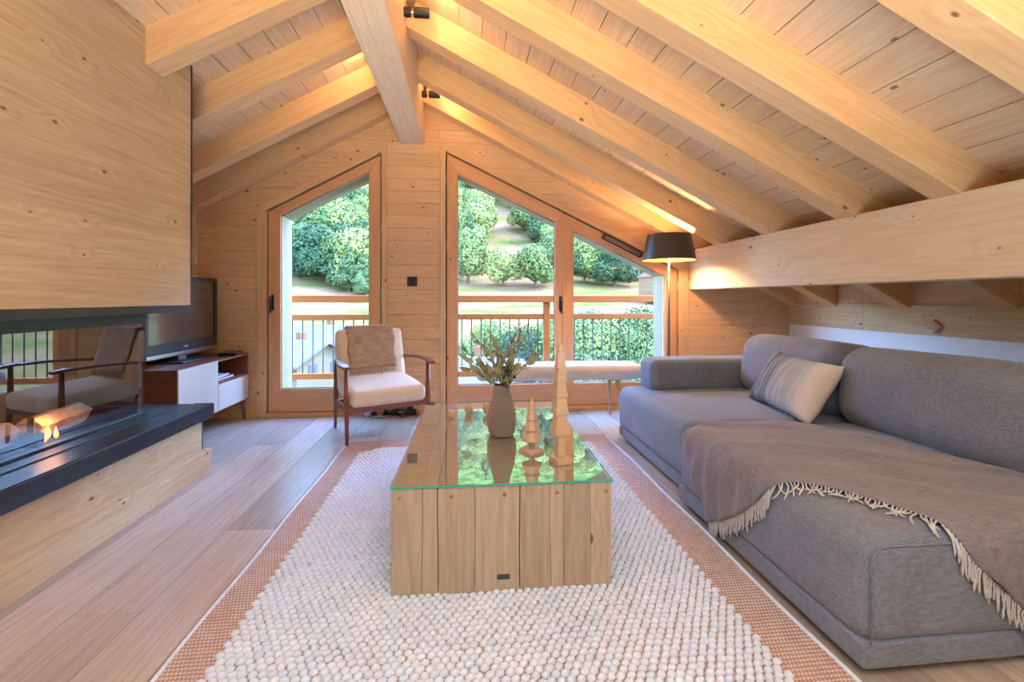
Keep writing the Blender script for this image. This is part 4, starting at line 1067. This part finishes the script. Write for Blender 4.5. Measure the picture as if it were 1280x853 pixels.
bvv, bff = rbox(0.06, 0.028, 0.028, 0.027, 4, 3); link('bird_body', mesh('bird_body', bvv, bff, BLACKP, True), bd, loc=(0, 0, 0.032), rot=(0, 0.1, 0))
MB().tube([(-0.04, 0, 0.03), (-0.14, 0, 0.005)], [0.012, 0.004], 8).obj('tail', BLACKP, bd)
MB().tube([(0.00, 0, 0.05), (-0.005, 0, 0.12)], [0.010, 0.012], 8).obj('neck', BLACKP, bd); MB().tube([(0.045, 0, 0.05), (0.05, 0, 0.125)], [0.010, 0.013], 8).obj('neck', BLACKP, bd)
MB().lathe([(0, -0.012), (0.02, -0.008), (0.022, 0.004), (0, 0.01)], 12, (0.03, -0.02, 0.035)).obj('breast', WHITEB, bd)
ft = thing('black_fir_figure', 'small black fir tree figure with square foot, rightmost of the floor ornaments', 'ornament', (-0.525, 4.36, 0), 0.2)
MB().box(-0.055, 0.055, -0.02, 0.02, 0, 0.055).obj('foot_block', BLACKP, ft, bev=0.003)
for k in range(4):
    r0, z0_ = 0.040 - 0.008 * k, 0.055 + 0.022 * k; MB().lathe([(0, z0_), (r0, z0_), (r0 * 0.45, z0_ + 0.024), (0, z0_ + 0.026)], 10).obj('tier', BLACKP, ft)

# ------------------------------------------------------------------ balcony
dk = tag(MB().box(-4.5, 5.5, 4.80, 5.93, -0.25, -0.03).obj('balcony_floor', STONEDECK), kind='structure')
boards([(-4.5, 4.80), (5.5, 4.80), (5.5, 5.90), (-4.5, 5.90)], (0, 0, -0.028), (1, 0, 0), (0, 1, 0), 0.145, 0.025, STONEDECK, dk, gap=0.006, length=3.0)
rl = thing('balcony_railing', 'larch balcony railing with thin black iron balusters outside the doors', 'railing', (0, 5.80, 0))
YI = Matrix.Translation(-Vector((0, 5.80, 0)))
def RR_(o): o.matrix_parent_inverse = YI; return o
RR_(boxo('top_rail', -4.5, 5.5, 5.755, 5.875, 1.048, 1.135, RAILW, rl, 0.006))
RR_(boxo('middle_rail', -4.5, 5.5, 5.785, 5.845, 0.830, 0.898, RAILW, rl, 0.005))
RR_(boxo('bottom_rail', -4.5, 5.5, 5.785, 5.845, 0.105, 0.175, RAILW, rl, 0.005))
for x in (-3.9, -1.45 - 0.6 + 0.0 - 0.40, 1.03, 3.45): RR_(boxo('post', x - 0.04, x + 0.04, 5.775, 5.855, -0.2, 1.048, RAILW, rl, 0.005))
bme_ = MB().tube([(0, 0, 0.17), (0, 0, 0.835)], 0.0075, 8).obj('baluster', IRON, rl)
bmesh_ = bme_.data; x = -2.0 - 0.1215 * 10; first = True
while x < 5.2:
    if all(abs(x - p) > 0.06 for p in (1.03, 3.45)):
        if first: bme_.location = (x, 0.015, 0); first = False
        else: link('baluster', bmesh_, rl, loc=(x, 0.015, 0))
    x += 0.1215

# ------------------------------------------------------------------ outdoors: ground, trees, chalets
KEY = [(5.9, -9.5), (20, -9.5), (58, -9.0), (78, -2.6), (90, 0.0), (110, 4.2), (130, 8.5), (160, 22), (220, 54), (300, 104), (400, 170), (600, 300)]
def gz(x, y):
    for (a, za), (b, zb) in zip(KEY, KEY[1:]):
        if y <= b: t = max(0, (y - a) / (b - a)); z = za + (zb - za) * t; break
    else: z = KEY[-1][1]
    f = min(1, max(0, (y - 60) / 60))
    return z + f * (1.2 * noise.noise(Vector((x / 30, y / 30, 0))) + max(0, -x) * 0.03 * f)
gv = []; gf_ = []; ys = [5.95, 12, 20, 35, 50, 58, 64, 70, 76, 80, 84, 88, 92, 96, 100, 105, 110, 116, 122, 130, 140, 150, 160, 175, 190, 205, 220, 240, 260, 280, 300, 340, 400, 500, 600]
xs = [-260 + 10 * i for i in range(60)]
for y in ys:
    for x in xs: gv.append((x, y, gz(x, y)))
for j in range(len(ys) - 1):
    for i in range(len(xs) - 1): a = j * len(xs) + i; gf_.append((a, a + 1, a + len(xs) + 1, a + len(xs)))
def meadow():
    n = N('meadow'); tc = n.new('ShaderNodeTexCoord'); o = tc.outputs['Object']
    a = n.noise(n.vmath('MULTIPLY', o, (0.05, 0.14, 0.05)), 1.0, 5, 0.6)
    b = n.noise(o, 0.7, 4, 0.7)
    c = n.ramp(n.math('ADD', n.math('MULTIPLY', a, 0.75), n.math('MULTIPLY', b, 0.25)), [(0.36, srgb(50, 62, 26)), (0.47, srgb(80, 68, 40)), (0.57, srgb(96, 74, 54)), (0.72, srgb(110, 86, 68))])
    sp = n.new('ShaderNodeSeparateXYZ'); n.link(o, sp.inputs[0])
    k = n.math('MINIMUM', 1.0, n.math('MAXIMUM', 0.0, n.math('DIVIDE', n.math('SUBTRACT', sp.outputs[2], 80.0), 25.0)))
    fn = n.noise(o, 0.16, 4, 0.7)
    c = n.mix(k, c, n.ramp(fn, [(0.4, srgb(18, 36, 18)), (0.55, srgb(51, 72, 33)), (0.7, srgb(86, 101, 51))]))
    n.set(c, 0.95, Specular_IOR_Level=0.0); return n.m
tag(link('terrain', mesh('terrain', gv, gf_, meadow(), True)), kind='structure')

def crown_mesh(name, seed, n, H, Rw, mat, conic=False, lobes=14, leaf_s=0.42):
    r = random.Random(seed); v = []; f = []
    L = []
    for k in range(lobes):
        if conic:
            t = r.random(); a = r.uniform(0, 6.28); rad = Rw * (1 - t) * 0.75; L.append((Vector((rad * math.cos(a), rad * math.sin(a), 0.12 * H + 0.85 * H * t)), Rw * (0.55 - 0.42 * t)))
        else:
            a = r.uniform(0, 6.28); el = r.uniform(-0.5, 1.4); rr = Rw * r.uniform(0.40, 0.66)
            L.append((Vector((rr * math.cos(a) * math.cos(el), rr * math.sin(a) * math.cos(el), H * 0.50 + H * 0.32 * math.sin(el))), Rw * r.uniform(0.36, 0.52)))
    for k in range(n):
        c, R = L[r.randrange(len(L))]
        d = Vector((r.gauss(0, 1), r.gauss(0, 1), r.gauss(0, 1))).normalized(); p = c + d * R * r.uniform(0.80, 1.04)
        nn = (d + Vector((r.uniform(-1, 1), r.uniform(-1, 1), r.uniform(-1, 1))) * 0.55).normalized(); t1_ = nn.orthogonal().normalized(); t2_ = nn.cross(t1_)
        an = r.uniform(0, 6.28); t1_, t2_ = t1_ * math.cos(an) + t2_ * math.sin(an), t2_ * math.cos(an) - t1_ * math.sin(an)
        s_ = leaf_s * r.uniform(0.6, 1.25); b = len(v)
        v += [p - t1_ * s_, p - t2_ * s_ * 0.7, p + t1_ * s_, p + t2_ * s_ * 0.7]; f.append((b, b + 1, b + 2, b + 3))
    return mesh(name, v, f, mat)
CR = [crown_mesh('crown', s, 7000, 10, 4.6, m, lobes=20, leaf_s=0.26) for s, m in ((1, LEAF), (2, LEAF), (3, LEAFD), (4, LEAF))]
CN = [crown_mesh('crown', s, 9000, 10, 4.6, m, lobes=34, leaf_s=0.15) for s, m in ((21, LEAF), (22, LEAF), (23, LEAFD), (24, LEAF))]
CC = [crown_mesh('crown', 9, 5000, 12, 3.0, LEAFD, True, 26, 0.26), crown_mesh('crown', 10, 5000, 12, 2.6, LEAFD, True, 26, 0.26)]
# darker inner volume so crowns are not see-through
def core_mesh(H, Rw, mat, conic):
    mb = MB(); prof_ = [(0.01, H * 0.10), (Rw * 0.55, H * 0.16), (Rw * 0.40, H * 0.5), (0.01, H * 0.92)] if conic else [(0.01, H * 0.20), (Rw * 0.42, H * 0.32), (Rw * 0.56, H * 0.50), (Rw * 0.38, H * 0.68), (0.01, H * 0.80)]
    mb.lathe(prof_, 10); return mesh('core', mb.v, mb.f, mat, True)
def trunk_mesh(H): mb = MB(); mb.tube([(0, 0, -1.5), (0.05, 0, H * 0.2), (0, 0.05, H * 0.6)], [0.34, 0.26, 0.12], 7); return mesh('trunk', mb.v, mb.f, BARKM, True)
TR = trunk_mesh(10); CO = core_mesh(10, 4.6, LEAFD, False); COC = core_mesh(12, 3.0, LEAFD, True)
rt_ = random.Random(17)
def tree(x, y, sc, label, group=None, conic=False, which=None, parts=True, z=None, sq=1.0, near=False):
    o = thing('conifer' if conic else 'tree', label, 'tree', (x, y, gz(x, y) - 0.9 * sc if z is None else z), rt_.uniform(0, 6.3), group)
    o.scale = (sc * sq, sc * sq, sc)
    me = (CC if conic else (CN if near else CR))[rt_.randrange(2 if conic else 4) if which is None else which]
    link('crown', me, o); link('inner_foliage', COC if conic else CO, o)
    if parts: link('trunk', TR, o)
    return o
def at(u, y):   # X seen at picture column u at depth y
    return y * math.tan(math.atan((u - 640) / 569) + YAW)
# meadow trees that stand alone
tree(at(629, 108), 108, 1.02, 'round pale green tree alone on the meadow, left of its twin', which=0)
tree(at(669, 106), 106, 1.12, 'broad pale green tree on the meadow just left of the door post', which=1, sq=1.15)
tree(at(730, 112), 112, 1.35, 'tall green tree seen at the left of the right door pane', which=3, sq=0.9)
tree(at(768, 110), 110, 1.18, 'dark blue-green tree on the meadow beside the wooden barn', which=2, sq=1.25)
tree(at(790, 118), 118, 1.1, 'dark tree half hidden behind the blue-green meadow tree', which=2)
tree(at(585, 112), 112, 1.5, 'tall pale tree at the left edge of the middle door pane', which=0, sq=0.85)
tree(at(437, 100), 100, 0.95, 'dark pointed fir just above the railing in the left door', conic=True, which=0, sq=1.2)
tree(at(452, 96), 96, 0.8, 'smaller dark fir right beside the pointed fir in the left door', conic=True, which=1, sq=1.3)
tree(at(418, 104), 104, 0.9, 'dark fir left of the pointed fir in the left door', conic=True, which=1, sq=1.3)
# forest on the slope
cnt = 0
for row, y in enumerate([108, 117, 126, 134, 143, 153, 164, 176, 189, 203, 220, 240, 262, 288]):
    step = 6.4 * (0.8 + y / 500)
    x = at(335, y) + rt_.uniform(0, 5)
    while x < at(860, y):
        u_ = 640 + 569 * math.tan(math.atan2(x, y) - YAW); zz = gz(x, y); v_ = 373 - 569 * (zz - 1.1) / (x * math.sin(YAW) + y * math.cos(YAW))
        clear = y < 120 and (u_ > 470 or u_ < 388)
        if 476 < u_ < 562: clear = True           # hidden by the wall between the doors
        if 640 < u_ < 672 and 278 < v_ < 306: clear = True
        if 606 < u_ < 628 and 262 < v_ < 282: clear = True
        if 596 < u_ < 612 and 290 < v_ < 312: clear = True
        if 440 < u_ < 470 and 215 < v_ < 262: clear = rt_.random() < 0.8
        if u_ < 386 and 335 < v_ < 372: clear = True
        if y < 172 and 603 < u_ < 692: clear = rt_.random() < 0.8
        if not clear and cnt < 290 and rt_.random() > 0.06:
            cn = rt_.random() < 0.16
            pane = 'left door' if u_ < 520 else ('middle pane' if u_ < 705 else 'right pane')
            band_ = 'at the foot of the slope' if y < 150 else ('halfway up the slope' if y < 210 else 'high on the slope')
            wh = rt_.randrange(2 if cn else 4)
            kind_ = 'dark pointed conifer' if cn else ('dark blue-green leafy tree' if wh == 2 else 'pale green leafy tree')
            lab = kind_ + ' ' + band_ + ', seen through the ' + pane
            tree(x + rt_.uniform(-2, 2), y + rt_.uniform(-3, 3), rt_.uniform(0.95, 1.5) * (0.9 + y / 900), lab, lab.replace(', seen', ' seen') + ' (forest)', conic=cn, which=wh, parts=False); cnt += 1
        x += step * rt_.uniform(0.8, 1.25)
# trees below the balcony, seen through the balusters
near = [(592, 46, 0.72), (610, 62, 0.65), (628, 48, 0.85), (652, 44, 0.8), (672, 52, 0.8), (700, 45, 0.9), (722, 40, 1.0), (738, 55, 0.95), (752, 42, 0.92), (770, 50, 0.9), (785, 40, 0.88), (800, 46, 1.0), (818, 42, 1.0), (836, 48, 1.0), (735, 34, 0.62), (775, 33, 0.6), (812, 33, 0.66)]
ORD = 'first second third fourth fifth sixth seventh eighth ninth tenth eleventh twelfth thirteenth fourteenth fifteenth sixteenth seventeenth'.split()
order = sorted(range(len(near)), key=lambda k: near[k][0])
for i, (u_, y, s_) in enumerate(near):
    tree(at(u_, y), y, s_, 'leafy tree below the balcony behind the balusters, ' + ORD[order.index(i)] + ' from the left', 'trees below the balcony', which=(0, 3, 1, 2)[i % 4], parts=False, near=True)

def chalet(label, x, y, zg, w, d, wall_h, roof_h, rz, plaster=True, over=0.8):
    o = thing('chalet', label, 'house', (x, y, zg), rz)
    WM = plain('chalet_plaster', (76, 70, 56), 0.8, Specular_IOR_Level=0.0) if plaster else CHALETW
    wl_ = MB().prism([(-w / 2, -d / 2, -1.5), (w / 2, -d / 2, -1.5), (w / 2, -d / 2, wall_h), (0, -d / 2, wall_h + roof_h), (-w / 2, -d / 2, wall_h)], (0, d, 0)).obj('walls', WM, o)
    sl = roof_h / (w / 2); t = 0.28
    for sx in (-1, 1):
        e = w / 2 + over; MB().prism([(0, -d / 2 - over, wall_h + roof_h + 0.02), (sx * e, -d / 2 - over, wall_h + roof_h - sl * e + 0.02), (sx * e, -d / 2 - over, wall_h + roof_h - sl * e + t), (0, -d / 2 - over, wall_h + roof_h + t)], (0, d + 2 * over, 0)).obj('roof', ROOFM, o)
    WD = CHALETW
    for sx in (-1, 1): MB().box(sx * (w / 2 + 0.02) - 0.05, sx * (w / 2 + 0.02) + 0.05, -d / 2 + 0.2, d / 2 - 0.2, wall_h * 0.35, wall_h - 0.02).obj('timber_cladding', WD, o)
    dkm = plain('dark_window', (52, 56, 64), 0.2)
    for px in (-w * 0.22, w * 0.2): MB().box(px - 0.55, px + 0.55, -d / 2 - 0.06, -d / 2, wall_h * 0.38, wall_h * 0.38 + 1.4).obj('window', dkm, wl_)
    for k in range(3):
        for sx in (-1, 1): MB().box(sx * (w / 2 + 0.07) - 0.04, sx * (w / 2 + 0.07) + 0.04, -d / 2 + d * (k + 0.7) / 3.4 - 0.5, -d / 2 + d * (k + 0.7) / 3.4 + 0.5, wall_h * 0.42, wall_h * 0.42 + 1.2).obj('window', dkm, wl_)
    MB().box(w * 0.12, w * 0.12 + 0.8, d * 0.1, d * 0.1 + 0.8, wall_h + roof_h * 0.3, wall_h + roof_h + 1.0).obj('chimney', CHALETW, o)
    return o
chalet('nearest chalet below the balcony with cream gable and pale metal roof', at(374, 54), 54, -8.4, 7.0, 8.0, 2.7, 1.8, math.radians(58))
chalet('timber chalet with long pale roof just behind the nearest one', at(414, 70), 70, -8.2, 8.0, 12, 2.9, 2.2, math.radians(58), False)
chalet('farthest chalet whose pale roof shows between the two upper rails', at(372, 92), 92, -4.6, 9, 9, 2.4, 2.0, math.radians(70), True)
chalet('reddish timber hut with pale roof behind the olive twigs', at(604, 40), 40, -9.0, 5.5, 6, 3.2, 1.5, math.radians(62), False)
bn_ = thing('meadow_barn', 'light timber barn at the right edge of the meadow', 'barn', (at(815, 92) + 1.8, 92, gz(at(815, 92), 92) + 0.2), 0.25)
BARNW = wood('barn_boards', (103, 79, 57), (83, 60, 39), 0.7, knots=0.1)
BARNW.node_tree.nodes['Principled BSDF'].inputs['Specular IOR Level'].default_value = 0.05
for k in range(7): MB().box(-3.6, 3.6, -2.5, 2.5, 0.72 * k, 0.72 * k + 0.70).obj('plank', BARNW, bn_)
MB().prism([(-4, -3, 5.0), (4, -3, 5.0), (0, -3, 7.2)], (0, 6, 0)).obj('roof', CHALETW, bn_)
